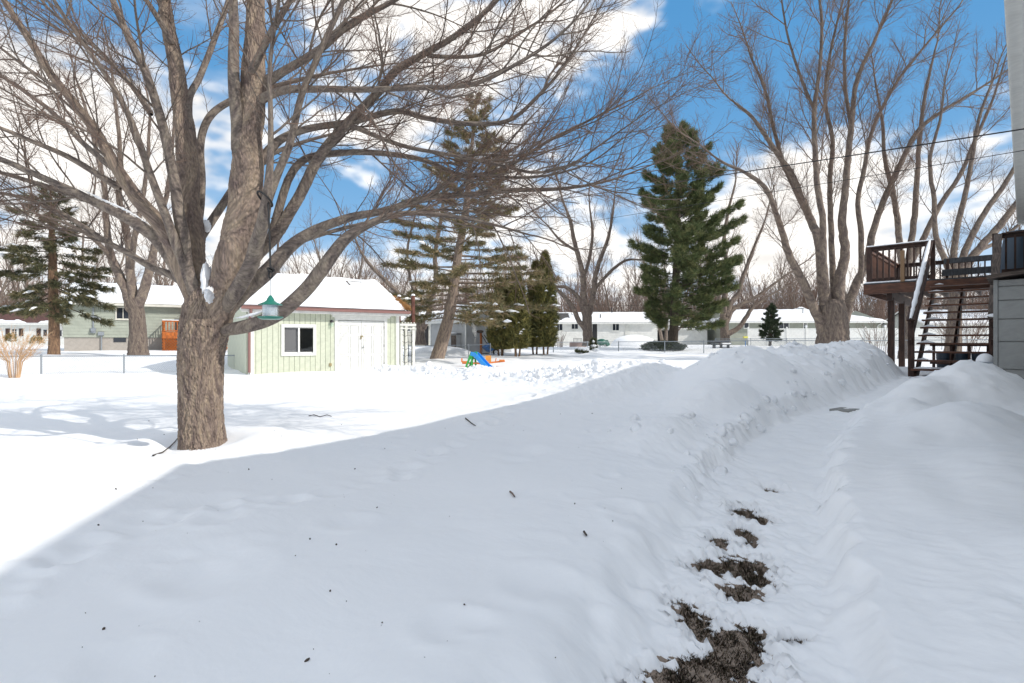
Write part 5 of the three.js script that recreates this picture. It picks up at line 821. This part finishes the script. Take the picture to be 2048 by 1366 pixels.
{ // white vinyl fence
  const a = [24, 52], b = [52, 49.5], t = thing('vinyl_fence', 'white vinyl privacy fence in front of the grey-green house', 'fence', V(a[0], gh(a[0], a[1]) - .1, -a[1]), Math.atan2(b[1] - a[1], b[0] - a[0])); const L = Math.hypot(b[0] - a[0], b[1] - a[1]), top = EYE + 1.33 - (gh(a[0], a[1]) - .1);
  const n = Math.round(L / 1.83), pw = L / n; for (let i = 0; i <= n; i++) { mesh('post', box(.13, top + .08, .13, i * pw, (top + .08) / 2, 0), M.white, t); mesh('post_cap', new THREE.ConeGeometry(.11, .09, 4).rotateY(.785).translate(i * pw, top + .12, 0), M.white, t); if (i % 2) mesh('snow_cap', new THREE.SphereGeometry(.11, 8, 6).translate(i * pw, top + .19, 0), M.snowPlain, t); if (i < n) { mesh('rail', box(pw - .13, .12, .06, (i + .5) * pw, top - .07, 0), M.white, t); for (let k = 0; k < 9; k++) mesh('plank', box((pw - .13) / 9 - .008, top - .14, .03, i * pw + .065 + (k + .5) * (pw - .13) / 9, (top - .14) / 2, 0), M.white, t); } }
}
// ---------------------------------------------------------------- our house (mostly behind the right edge of the picture): casts the shade over the foreground
const HU = (u, h, v) => { const [X, D] = UV(u, v); return P(X, h, D); };
{
  const gb = -1.6, EV = -.18, WV = .62, U0 = 3.75, U1 = 19.5, EY = 3.30, pitch = .45, W2 = 12.6;   // eave line, wall line, ends, eave height
  const t = thing('own_house', 'grey-sided house whose white eave and corner reach in beside the deck', 'house', HU(U0, gb, WV), Math.PI / 4); // local x along the wall, z into the house
  const L = U1 - U0 - .7, x0 = .35, ey = EY - gb - .12;
  mesh('wall', prism([[x0, 0], [x0 + L, 0], [x0 + L, ey], [x0, ey]], W2, W2), M.greyWall, t);
  const rd = (W2 / 2 + .6) * pitch + EY - gb;
  const G = prism([[0, ey], [W2, ey], [W2 / 2, rd - .2]], .1, .1).rotateY(-Math.PI / 2);
  mesh('gable', G.clone().translate(x0 + .1, 0, 0), M.greyWall, t); mesh('gable', G.clone().translate(x0 + L, 0, 0), M.greyWall, t);
  const out = -.6, yb = EY - gb, zr = W2 / 2, LL = U1 - U0;
  mesh('roof', [bar(V(LL / 2, yb - .05, out), V(LL / 2, rd - .05, zr), LL, .1), bar(V(LL / 2, rd - .05, zr), V(LL / 2, yb - .05, W2 - out), LL, .1)], M.shingle, t);
  mesh('roof_snow', snowSheet(V(0, yb, out), V(LL, yb, out), V(LL, rd, zr), V(0, rd, zr), .16, 31), M.snowPlain, t);
  mesh('soffit', box(LL - .02, .02, .6, LL / 2, yb - .2, out / 2), M.white, t);
  const gt = mesh('gutter', [box(LL, .19, .025, LL / 2, yb - .1, out - .02), box(LL - .3, .13, .012, LL / 2, yb - .1, out - .13), box(LL - .3, .012, .12, LL / 2, yb - .16, out - .07), box(LL - .3, .02, .03, LL / 2, yb - .035, out - .14)], M.white, t);
  // sided bump-out with its sloping cap beside the stairs
  const bu = 13.3 - U0, bd = 1.02, bl = 1.3, top = 1.16 - gb, z0 = .0;
  const body = mesh('bump_out', box(bl - .02, top - .02, bd - .02, bu + bl / 2, (top) / 2, -bd / 2), M.greyWall, t);
  const seam = [0, 1.27, 1.56, 1.77, 2.08, 2.36, 2.58, 2.76].map(v => v); const lv = [gb, -1.0, -.52, 0, .42, .77, 1.03, 1.16];
  for (let i = 0; i < lv.length - 1; i++) { const h = lv[i + 1] - lv[i] - .022, y = (lv[i + 1] + lv[i]) / 2 - gb; mesh('siding_board', box(.02, h, bd - .06, bu - .01, y, -bd / 2 + .03, 0, 0, -.006), M.greyWall, body); mesh('siding_board', box(bl - .06, h, .02, bu + bl / 2, y, -bd), M.greyWall, body); }
  mesh('corner_trim', box(.06, top, .06, bu - .0, top / 2, -bd + .02), M.greyWall, body);
  mesh('cap_board', bar(V(bu + bl / 2 - .06, top + .05, -bd - .1), V(bu + bl / 2 - .06, top + .2, 0), bl + .22, .07), M.deckWeather, body);
  mesh('meter_box', box(.5, .05, .24, bu + .42, -.42 - gb, -bd - .14), M.galv, body); mesh('box_snow', new THREE.SphereGeometry(.26, 14, 8, 0, 6.3, 0, 1.57).scale(1, .62, .55).translate(bu + .42, -.395 - gb, -bd - .14), M.snowPlain, body);
}
{ // blue bucket at the foot of the bump-out
  const p = HU(13.75, -.86, -.58), b = thing('bucket', 'dark blue bucket half buried beside the grey bump-out', 'bucket', p); mesh('pail', new THREE.LatheGeometry([[0, 0], [.12, 0], [.15, .3], [.16, .31], [.145, .3], [.11, .03], [0, .03]].map(a => new THREE.Vector2(...a)), 18), M.binBlue, b);
}
// ---------------------------------------------------------------- raised deck and its stairs, in the house frame
{
  const DY = 1.66, UE = 17.75, VL = -3.18, VS = -1.74, VR = -.52, UB = 22.4, base = HU(UE, -.95, VL);
  const t = thing('raised_deck', 'dark brown raised wooden deck on tall posts with snow on its rail', 'deck', base, Math.PI / 4);
  // local: x along u, z along -v, y up
  const lc = (u, h, v) => V(u - UE, h + .95, v - VL);
  const B = (name, a, b, w, h, m, par = t) => mesh(name, bar(a, b, w, h), m, par);
  B('rim_board', lc(UE, DY - .16, VL - .12), lc(UE, DY - .16, .3), .045, .28, M.deckRed); B('rim_board', lc(UE + .03, DY - .16, VL - .1), lc(UB, DY - .16, VL - .1), .045, .28, M.deckRed);
  for (let i = 0; i < 30; i++) { const u = UE - .02 + i * .152; B('deck_board', lc(u + .07, DY, VL - .12), lc(u + .07, DY, .3), .142, .035, M.deckGrey); }
  for (let i = 0; i < 9; i++) B('joist', lc(UE + .04, DY - .13, VL + .2 + i * .4), lc(UB, DY - .13, VL + .2 + i * .4), .04, .2, M.deckDark);
  B('beam', lc(UE + .15, DY - .36, VL + .47), lc(UB, DY - .36, VL + .47), .12, .24, M.deckDark);
  for (const u of [UE + .45, UE + 2.25, UE + 4.2]) mesh('post', box(.15, DY + .95 - .3, .15, u - UE, (DY + .95 - .3) / 2 - .1, .47), M.deckDark, t);
  for (const u of [UE + .45, UE + 2.25]) mesh('post', box(.15, DY + .7, .15, u - UE, (DY + .7) / 2, 2.9), M.deckDark, t);
  // railings
  const rail = (a, b, v0, v1, n, m = M.deckBrown) => {
    for (const h of [.98, .1]) B('rail', lc(a, DY + h, v0), lc(b, DY + h, v1), .045, .1, m);
    for (let i = 0; i < n; i++) { const f = (i + .5) / n, u = lerp(a, b, f), v = lerp(v0, v1, f); B('baluster', lc(u, DY + .06, v - (a === b ? 0 : .03)).add(V(a === b ? -.04 : 0, 0, 0)), lc(u, DY + .98, v - (a === b ? 0 : .03)).add(V(a === b ? -.04 : 0, 0, 0)), .04, .04, m); }
    B('rail_cap', lc(a, DY + 1.045, v0), lc(b, DY + 1.045, v1), .15, .035, m);
  };
  rail(UE + .05, UE + .05, VL, VS - .05, 10); rail(UE + .1, UB, VL, VL, 26, M.deckRed); rail(UB, UB, VL, .3, 22); rail(UE + .05, UE + .05, VR + .12, .42, 5);
  for (const [u, v] of [[UE + .05, VL], [UE + .05, VS], [UE + .05, VR], [UB, VL]]) mesh('rail_post', box(.1, 1.24, .1, u - UE, DY + .95 + .45, v - VL), M.deckBrown, t);
  mesh('lantern_post', box(.09, .86, .09, -.06, DY + .95 + .43, .8), M.paleWood, t);
  { const s = new Sink(); const pts = [], rs = []; for (let i = 0; i <= 24; i++) { pts.push(lc(UE + .05, DY + 1.07, lerp(VL - .05, VS, i / 24))); rs.push(.035 + .01 * n2(i * .7, 2)); } s.tube(pts, rs, 8); mesh('rail_snow', s.geo(), M.snowPlain, t); const g = snowSheet(lc(UE - .02, DY + .02, VL - .1), lc(UE - .02, DY + .02, VS - .08), lc(UE + .3, DY + .02, VS - .08), lc(UE + .3, DY + .02, VL - .1), .045, 3); mesh('deck_snow', g, M.snowPlain, t); mesh('deck_snow', new THREE.SphereGeometry(.3, 14, 9).scale(1, .5, .8).translate(.7, DY + 1.0, .35), M.snowPlain, t); }
  // stairs
  const st = thing('deck_stairs', 'open brown deck stairs with a snow-topped handrail', 'stairs', HU(14.0, -.95, VS), Math.PI / 4);
  const ls = (u, h, v) => V(u - 14.0, h + .95, v - VS), rise = .19, run = .283;
  for (let i = 1; i <= 13; i++) { const y = DY - rise * i, u = UE - run * i + .02; const tr = mesh('tread', box(.29, .04, VR - VS + .06, u - 14.0, y + .95, (VR - VS) / 2), M.deckRed, st); const rr = rngOf(200 + i); const s = new Sink(); const n = 1; for (let k = 0; k < n; k++) { const v = k === 0 ? VS + .12 + rr() * .1 : lerp(VS, VR, rr()), l = .1 + rr() * .22; s.tube([ls(u - .02, y + .022, v - l / 2), ls(u, y + .03, v), ls(u + .02, y + .022, v + l / 2)], [.012, .03 + rr() * .035, .01], 6); } mesh('tread_snow', s.geo(), M.snowPlain, tr); }
  for (const v of [VS + .02, (VS + VR) / 2, VR - .02]) mesh('stringer', bar(ls(UE - .05, DY - .38, v), ls(14.0, DY - .38 - rise * (UE - 14.05) / run, v), .045, .26), M.deckBrown, st);
  for (const [v, m] of [[VS - .06, M.deckBrown], [VR + .06, M.deckWeather]]) {
    const a = ls(UE, DY + 1.03, v), b = ls(14.45, DY + 1.03 - rise * (UE - 14.45) / run, v);
    mesh('handrail', bar(a, b, .15, .04), m, st); mesh('side_rail', bar(a.clone().add(V(0, -.12, 0)), b.clone().add(V(0, -.12, 0)), .04, .16), M.deckDark, st); mesh('side_rail', bar(a.clone().add(V(0, -.5, 0)), b.clone().add(V(0, -.5, 0)), .04, .14), M.deckDark, st);
    mesh('newel_post', box(.11, b.y + .1, .11, b.x + .1, b.y / 2 - .05, b.z), M.deckDark, st);
    if (v < -1) { const s = new Sink(), pts = [], rs = []; for (let i = 0; i <= 40; i++) { pts.push(a.clone().lerp(b, i / 40).add(V(0, .035, 0))); rs.push((.052 + .012 * n2(i * .5, 7)) * Math.pow(Math.sin(Math.PI * clamp(i / 40, .01, .99)), .25)); } s.tube(pts, rs, 9); mesh('rail_snow', s.geo(), M.snowPlain, st); }
    else mesh('snow_cap', new THREE.SphereGeometry(.09, 12, 8).scale(1.1, .6, 1).translate(b.x + .1, b.y + .05, b.z), M.snowPlain, st);
  }
  // bench and covered chair on the deck
  const be = thing('deck_bench', 'long grey built-in bench across the raised deck', 'bench', HU(20.2, DY + .0175, VS + .1), Math.PI / 4);
  mesh('seat', box(.42, .05, 2.1, 0, .45, .95), M.deckGrey, be); mesh('seat', box(.05, .16, 2.1, -.22, .36, .95), M.deckGrey, be); mesh('backrest', box(.05, .15, 2.1, .26, .78, .95, 0, 0, -.15), M.deckGrey, be); for (const z of [.0, 1.9]) { mesh('leg', box(.3, .43, .06, 0, .215, z), M.deckDark, be); mesh('back_support', box(.05, .42, .06, .22, .62, z), M.deckDark, be); }
  const gc = thing('covered_grill', 'grill under a dark blue cover behind the deck railing', 'grill', HU(19.0, DY + .0175, -.1), Math.PI / 4); mesh('cover', new THREE.CylinderGeometry(.28, .45, 1.15, 8, 4).translate(0, .575, 0), M.binBlue, gc); mesh('cover_top', new THREE.SphereGeometry(.28, 12, 8, 0, 6.3, 0, 1.57).scale(1, .4, 1).translate(0, 1.15, 0), M.binBlue, gc);
  // bins under the deck
  const fr = thing('bin_rack', 'brown wooden rack holding blue bins under the raised deck', 'rack', HU(17.9, -1.0, -1.75), Math.PI / 4);
  for (let i = 0; i < 5; i++) mesh('upright', box(.06, .95, .06, 0, .45, .02 + i * .36), M.deckBrown, fr); mesh('shelf', [box(.5, .05, 1.6, .22, .9, .74), box(.5, .05, 1.6, .22, .08, .74), box(.05, .06, 1.6, -.01, .42, .74)], M.deckDark, fr);
  for (let i = 0; i < 4; i++) { const z = -1.75 + .2 + i * .36; const b = thing('storage_bin', 'dark blue storage bin in the rack under the deck', 'bin', HU(18.14, -.89, z), Math.PI / 4, 'bins in the rack under the deck'); mesh('tub', new THREE.CylinderGeometry(.16, .13, .58, 16).translate(0, .29, 0), M.binBlue, b); for (const y of [.15, .3, .45]) mesh('rib', new THREE.TorusGeometry(.155, .008, 5, 20).rotateX(1.57).translate(0, y, 0), M.binBlue, b); mesh('lid', new THREE.CylinderGeometry(.17, .17, .04, 16).translate(0, .6, 0), M.binBlue, b); }
}
// ---------------------------------------------------------------- things in the yard
{ // toddler slide
  const X = -1.52, D = 20.4, t = thing('toy_slide', 'toddler slide with green steps and a bright blue chute', 'slide', P(X, groundH(X, D) - .04, D), -.35);
  for (const z of [-.17, .17]) { mesh('side_frame', [bar(V(-.32 + .0, 0, z), V(-.06, .62, z), .05, .07), bar(V(.02, 0, z), V(-.02, .6, z), .05, .06)], M.toyGreen, t); }
  for (let k = 0; k < 3; k++) mesh('step', box(.14, .035, .36, -.24 + k * .075, .12 + k * .17, 0), M.toyGreen, t);
  for (const z of [-.17, .17]) mesh('hand_grip', strip([V(-.1, .5, z), V(-.06, .7, z), V(.04, .72, z), V(.1, .55, z)], .028, 8), M.toyGreen, t);
  const prof = new THREE.Shape([[-.2, .1], [-.2, -.03], [.2, -.03], [.2, .1], [.16, .1], [.16, .02], [-.16, .02], [-.16, .1]].map(a => new THREE.Vector2(...a)));
  const cv = new THREE.CatmullRomCurve3([V(-.06, .62, 0), V(.06, .6, 0), V(.3, .38, 0), V(.6, .1, 0), V(.74, .04, 0)]); const g = new THREE.BufferGeometry(); { const pts = cv.getPoints(16), pos = [], idx = [], sh = prof.getPoints(), n = sh.length; pts.forEach((p, i) => { const a = pts[Math.max(0, i - 1)], b = pts[Math.min(16, i + 1)], tn = b.clone().sub(a).normalize(), up = V(-tn.y, tn.x, 0); sh.forEach(s => { const q = p.clone().addScaledVector(up, s.y * 1.2); pos.push(q.x, q.y, s.x); }); }); for (let i = 0; i < 16; i++) for (let k = 0; k < n; k++) { const a = i * n + k, b = i * n + (k + 1) % n; idx.push(a, b, a + n, b, b + n, a + n); } g.setAttribute('position', new THREE.Float32BufferAttribute(pos, 3)); g.setIndex(idx); }
  const g2 = g.toNonIndexed(); g2.computeVertexNormals(); mesh('chute', g2, Object.assign(M.toyBlue, { side: THREE.DoubleSide }), t);
  mesh('brace', bar(V(.0, .3, 0), V(.38, .28, 0), .3, .03), M.toyOrange, t);
  const X2 = -1.25, D2 = 21.6, s = thing('toy_seesaw', 'half-buried orange toy seesaw behind the toddler slide', 'seesaw', P(X2, groundH(X2, D2) - .05, D2), .05);
  mesh('beam', [bar(V(-.85, .22, 0), V(0, .2, 0), .12, .07), bar(V(0, .2, 0), V(.95, .3, 0), .12, .07)], M.toyOrange, s); mesh('seat', box(.22, .06, .26, -.72, .27, 0), M.toyOrange, s); mesh('seat', box(.22, .06, .26, .82, .33, 0), M.toyOrange, s); mesh('seat_back', box(.05, .16, .24, -.86, .34, 0), M.toyOrange, s); mesh('hand_bar', strip([V(.55, .28, 0), V(.58, .42, -.1), V(.58, .42, .1), V(.55, .28, 0)], .018, 6), M.toyOrange, s); mesh('pivot', box(.3, .24, .28, .1, .14, 0), M.toyOrange, s); mesh('back_panel', box(.24, .26, .06, .25, .4, -.1), std(.75, .33, .06, .5), s);
}
{ // fallen twigs on the snow
  const list = [[[618, 833], [628, 831], [640, 835], [654, 831], [663, 834], 'thin curved twig lying on the sunlit snow right of the maple'], [[306, 913], [326, 906], [340, 895], [350, 885], [357, 876], 'dark twig leaning in the snow at the foot of the maple'], [[931, 838], [936, 842], [943, 848], [951, 853], null, 'short dark stick lying in the shade beyond the shadow edge'], [[1020, 986], [1025, 990], [1029, 996], null, null, 'small reddish twig on the shaded snow'], [[1168, 1067], [1170, 1070], [1173, 1074], null, null, 'stubby dark twig on the shaded snow near the path']];
  for (const l of list) { const lab = l[5], ps = l.slice(0, 5).filter(Boolean).map(([x, y]) => { let h = -1.3, D = 5, X = 0; for (let k = 0; k < 30; k++) { D = lerp(D, F * -h / (y - CY), .6); X = (x - CX) / F * D; h = groundH(X, D); } return P(X, h + .012, D); }); const o = ps[0].clone(); const r = ps[0].distanceTo(ps[ps.length - 1]) > .3 ? .009 : .008; const m = mesh('fallen_twig', strip(ps.map(p => p.sub(o)), ps.map((_, k) => r * (1 - k * .12)), 6), lab.includes('reddish') ? M.twig : M.barkDark); m.position.copy(o); tag(m, lab, 'twig'); }
  // bits of bark and seed on the snow
  const rnd = rngOf(404), g = new THREE.IcosahedronGeometry(1, 0), list2 = []; for (let i = 0; i < 95; i++) { const D = 1.9 + Math.pow(rnd(), 1.4) * 7, X = lerp(-.85 * D, .22 * D, rnd()); list2.push([X, D, 0.0016 + Math.pow(rnd(), 3) * .0065]); }
  const im = new THREE.InstancedMesh(g, M.barkDark, list2.length), m4 = new THREE.Matrix4(), q = new THREE.Quaternion(); list2.forEach(([X, D, s], i) => { q.setFromEuler(new THREE.Euler(rnd() * 6, rnd() * 6, rnd() * 6)); m4.compose(P(X, groundH(X, D) + s * .5, D), q, V(s * (1 + rnd()), s * .7, s)); im.setMatrixAt(i, m4); }); im.name = numbered('bark_litter'); im.castShadow = true; scene.add(im); tag(im, 'specks of bark and seed scattered on the shaded snow', 'litter', null, 'stuff');
}
{ // broken lumps of shovelled snow along the banks and the ridge
  const rnd = rngOf(515), gs = [0, 1, 2].map(k => { const g = mergeVertices(new THREE.IcosahedronGeometry(1, 2).deleteAttribute('uv').deleteAttribute('normal')), p = g.attributes.position; for (let i = 0; i < p.count; i++) { const v = V(p.getX(i), p.getY(i), p.getZ(i)), f = 1 + .34 * n3(v.x * 1.6 + k * 9, v.y * 1.6, v.z * 1.6); p.setXYZ(i, v.x * f, v.y * f * .75, v.z * f); } g.computeVertexNormals(); return g; });
  const list = []; for (let i = 0; i < 300; i++) { let X, D; const k = rnd(); if (k < .28) { const a = 3.4 + rnd() * 6, q = Math.floor(a), f = a - q, A = PATH[q], B = PATH[q + 1], o = -(.42 + rnd() * .35); const dx = B[0] - A[0], dd = B[1] - A[1], L = Math.hypot(dx, dd); X = lerp(A[0], B[0], f) + dd / L * o; D = lerp(A[1], B[1], f) - dx / L * o; } else if (k < .8) { const a = rnd() * (RIDGE.length - 1), q = Math.floor(a), f = a - q, A = RIDGE[q], B = RIDGE[q + 1]; X = lerp(A[0], B[0], f) + (rnd() - .5) * 1.5; D = lerp(A[1], B[1], f) + (rnd() - .5) * 1.5; } else { const b = BANKS[[1, 2, 3, 7][Math.floor(rnd() * 4)]]; X = b[0] + (rnd() - .5) * 1.8; D = b[1] + (rnd() - .5) * 1.6; } list.push([X, D, (k >= .28 && k < .8 ? .035 : .014) + Math.pow(rnd(), 2.5) * (k >= .28 && k < .8 ? .1 : .06)]); }
  gs.forEach((g, v) => { const l = list.filter((_, i) => i % 3 === v), im = new THREE.InstancedMesh(g, M.snowPlain, l.length), m = new THREE.Matrix4(), q = new THREE.Quaternion(); l.forEach(([X, D, s], i) => { q.setFromEuler(new THREE.Euler(rnd() * 6, rnd() * 6, rnd() * 6)); m.compose(P(X, groundH(X, D) + s * .15, D), q, V(s, s, s)); im.setMatrixAt(i, m); }); im.name = numbered('snow_lumps'); im.castShadow = im.receiveShadow = true; scene.add(im); tag(im, 'broken lumps of shovelled snow on the banks', 'snow', 'snow lumps', 'stuff'); });
}
{ // small things far back
  const at = (x, D) => { const X = (x - CX) / F * D; return V(X, gh(X, D), -D); };
  let t = thing('planter_box', 'pinkish block planter by the old tree at the white house', 'planter', at(1156, 46)); mesh('box', box(1.45, .42, .7, 0, .2, 0), M.planter, t); mesh('snow_fill', box(1.3, .06, .56, 0, .42, 0), M.snowPlain, t); { const g = []; for (let k = 0; k < 7; k++) g.push(box(.03, .35, .03, -.35 + k * .12, .6, -.36)); g.push(box(.8, .03, .03, 0, .76, -.36)); mesh('trellis', g, M.iron, t); }
  t = thing('kettle_grill', 'dark green kettle grill beside the white house door', 'grill', at(1203, 47)); mesh('bowl', new THREE.SphereGeometry(.42, 16, 10).scale(1.1, .75, 1).translate(0, .45, 0), M.kettle, t); for (const a of [0, 2.1, 4.2]) mesh('leg', bar(V(Math.cos(a) * .2, .3, Math.sin(a) * .2), V(Math.cos(a) * .4, -.1, Math.sin(a) * .4), .03, .03), M.iron, t); mesh('cover_flap', box(.3, .5, .3, .5, .35, 0, .4, 0, .5), M.kettle, t);
  t = thing('picnic_bench', 'dark bench half buried in snow by the tree behind the pine', 'bench', at(1442, 43)); mesh('seat', box(1.5, .07, .4, 0, .3, 0), M.iron, t); mesh('backrest', box(1.5, .18, .05, 0, .52, -.2), M.iron, t); for (const x of [-.6, 0, .6]) mesh('leg', box(.08, .42, .4, x, .12, 0), M.iron, t); mesh('seat_snow', box(.7, .12, .36, .4, .39, .02), M.snowPlain, t);
  t = thing('bird_pole', 'blue pole with a yellow bird house before the white vinyl fence', 'pole', at(1491, 40)); mesh('pole', strip([V(0, -.1, 0), V(0, .72, 0)], .03, 8), M.fadedBlue, t); mesh('crossbar', box(.36, .05, .05, 0, .72, 0), M.fadedBlue, t); mesh('stem', strip([V(.03, .7, 0), V(.03, .92, 0)], .015, 6), M.galv, t); mesh('bird_house', box(.3, .15, .2, 0, 1.0, 0), M.yellow, t);
  t = thing('snow_pile', 'rounded pile of snow by the rusty post at the grey shed', 'snow pile', at(880, 30)); { const g = mergeVertices(new THREE.SphereGeometry(1, 24, 12, 0, 6.2832, 0, 1.57).deleteAttribute('uv').deleteAttribute('normal')); g.scale(2.1, .62, 1.2); g.computeVertexNormals(); mesh('mound', g, M.snowPlain, t); } t.position.y -= .08;
  t = thing('snow_pile', 'shovelled snow heap against the white house wall', 'snow pile', at(1268, 53)); { const g = new THREE.SphereGeometry(1, 24, 12, 0, 6.2832, 0, 1.57); g.scale(2.4, 1.15, 1.4); mesh('mound', g, M.snowPlain, t); }
  t = thing('wooden_stand', 'small snow-topped wooden stand at the edge of the yard by the dry bush', 'stand', P(-17.25, groundH(-17.25, 17.1) - .05, 16.4)); for (const x of [-.08, .12]) mesh('leg', box(.07, .36, .07, x, .15, 0), M.paleWood, t); mesh('shelf', box(.5, .05, .3, 0, .35, 0), M.whiteOld, t); mesh('snow_cap', box(.48, .1, .28, 0, .42, 0), M.snowPlain, t);
}
// ---------------------------------------------------------------- overhead wires
function wire(label, a, b, sag, r, group = 'overhead wires') { const pts = []; for (let i = 0; i <= 40; i++) { const f = i / 40, p = a.clone().lerp(b, f); p.y -= sag * 4 * f * (1 - f); pts.push(p.sub(a)); } const m = mesh('overhead_wire', strip(pts, r, 6), M.black); m.position.copy(a); return tag(m, label, 'wire', group); }
wire('thick black service wire crossing the pine and the white eave', px(2048, 300, 5.6).add(V(.9, .24, .5)), px(560, 452, 60), .55, .0085);
wire('thinner black wire running below the thick one to the house', px(2048, 328, 5.8).add(V(.9, .2, .5)), px(560, 515, 60), .5, .0045);
{ const up = (x, D, H, lab) => { const X = (x - CX) / F * D, t = thing('utility_pole', lab, 'pole', V(X, gh(X, D) - .2, -D)); mesh('pole', strip([V(0, 0, 0), V(0, H, 0)], [.16, .11], 10), M.deckWeather, t); mesh('crossarm', box(1.6, .12, .1, 0, H - .5, .12), M.deckWeather, t); };
  up(556, 60.3, 15.6, 'grey utility pole rising behind the green shed roof'); up(2230, 46, 10, 'grey utility pole beyond the deck side of the yard'); up(-160, 44, 9.6, 'grey utility pole beyond the sage green house'); }
wire('pale wire strung low across the back in front of the woods', px(2230, 620, 46), px(556, 588, 60), .5, .014);
wire('black wire crossing just above the shed roof', px(556, 505, 60), px(-160, 500, 44), .6, .013);
wire('black wire passing over the sage green house', px(-160, 470, 44), px(556, 572, 60), .6, .013);

for (const o of scene.children) if (o.isGroup) o.traverse(c => { if (c.isMesh) c.castShadow = c.receiveShadow = true; });
renderer.render(scene, camera);
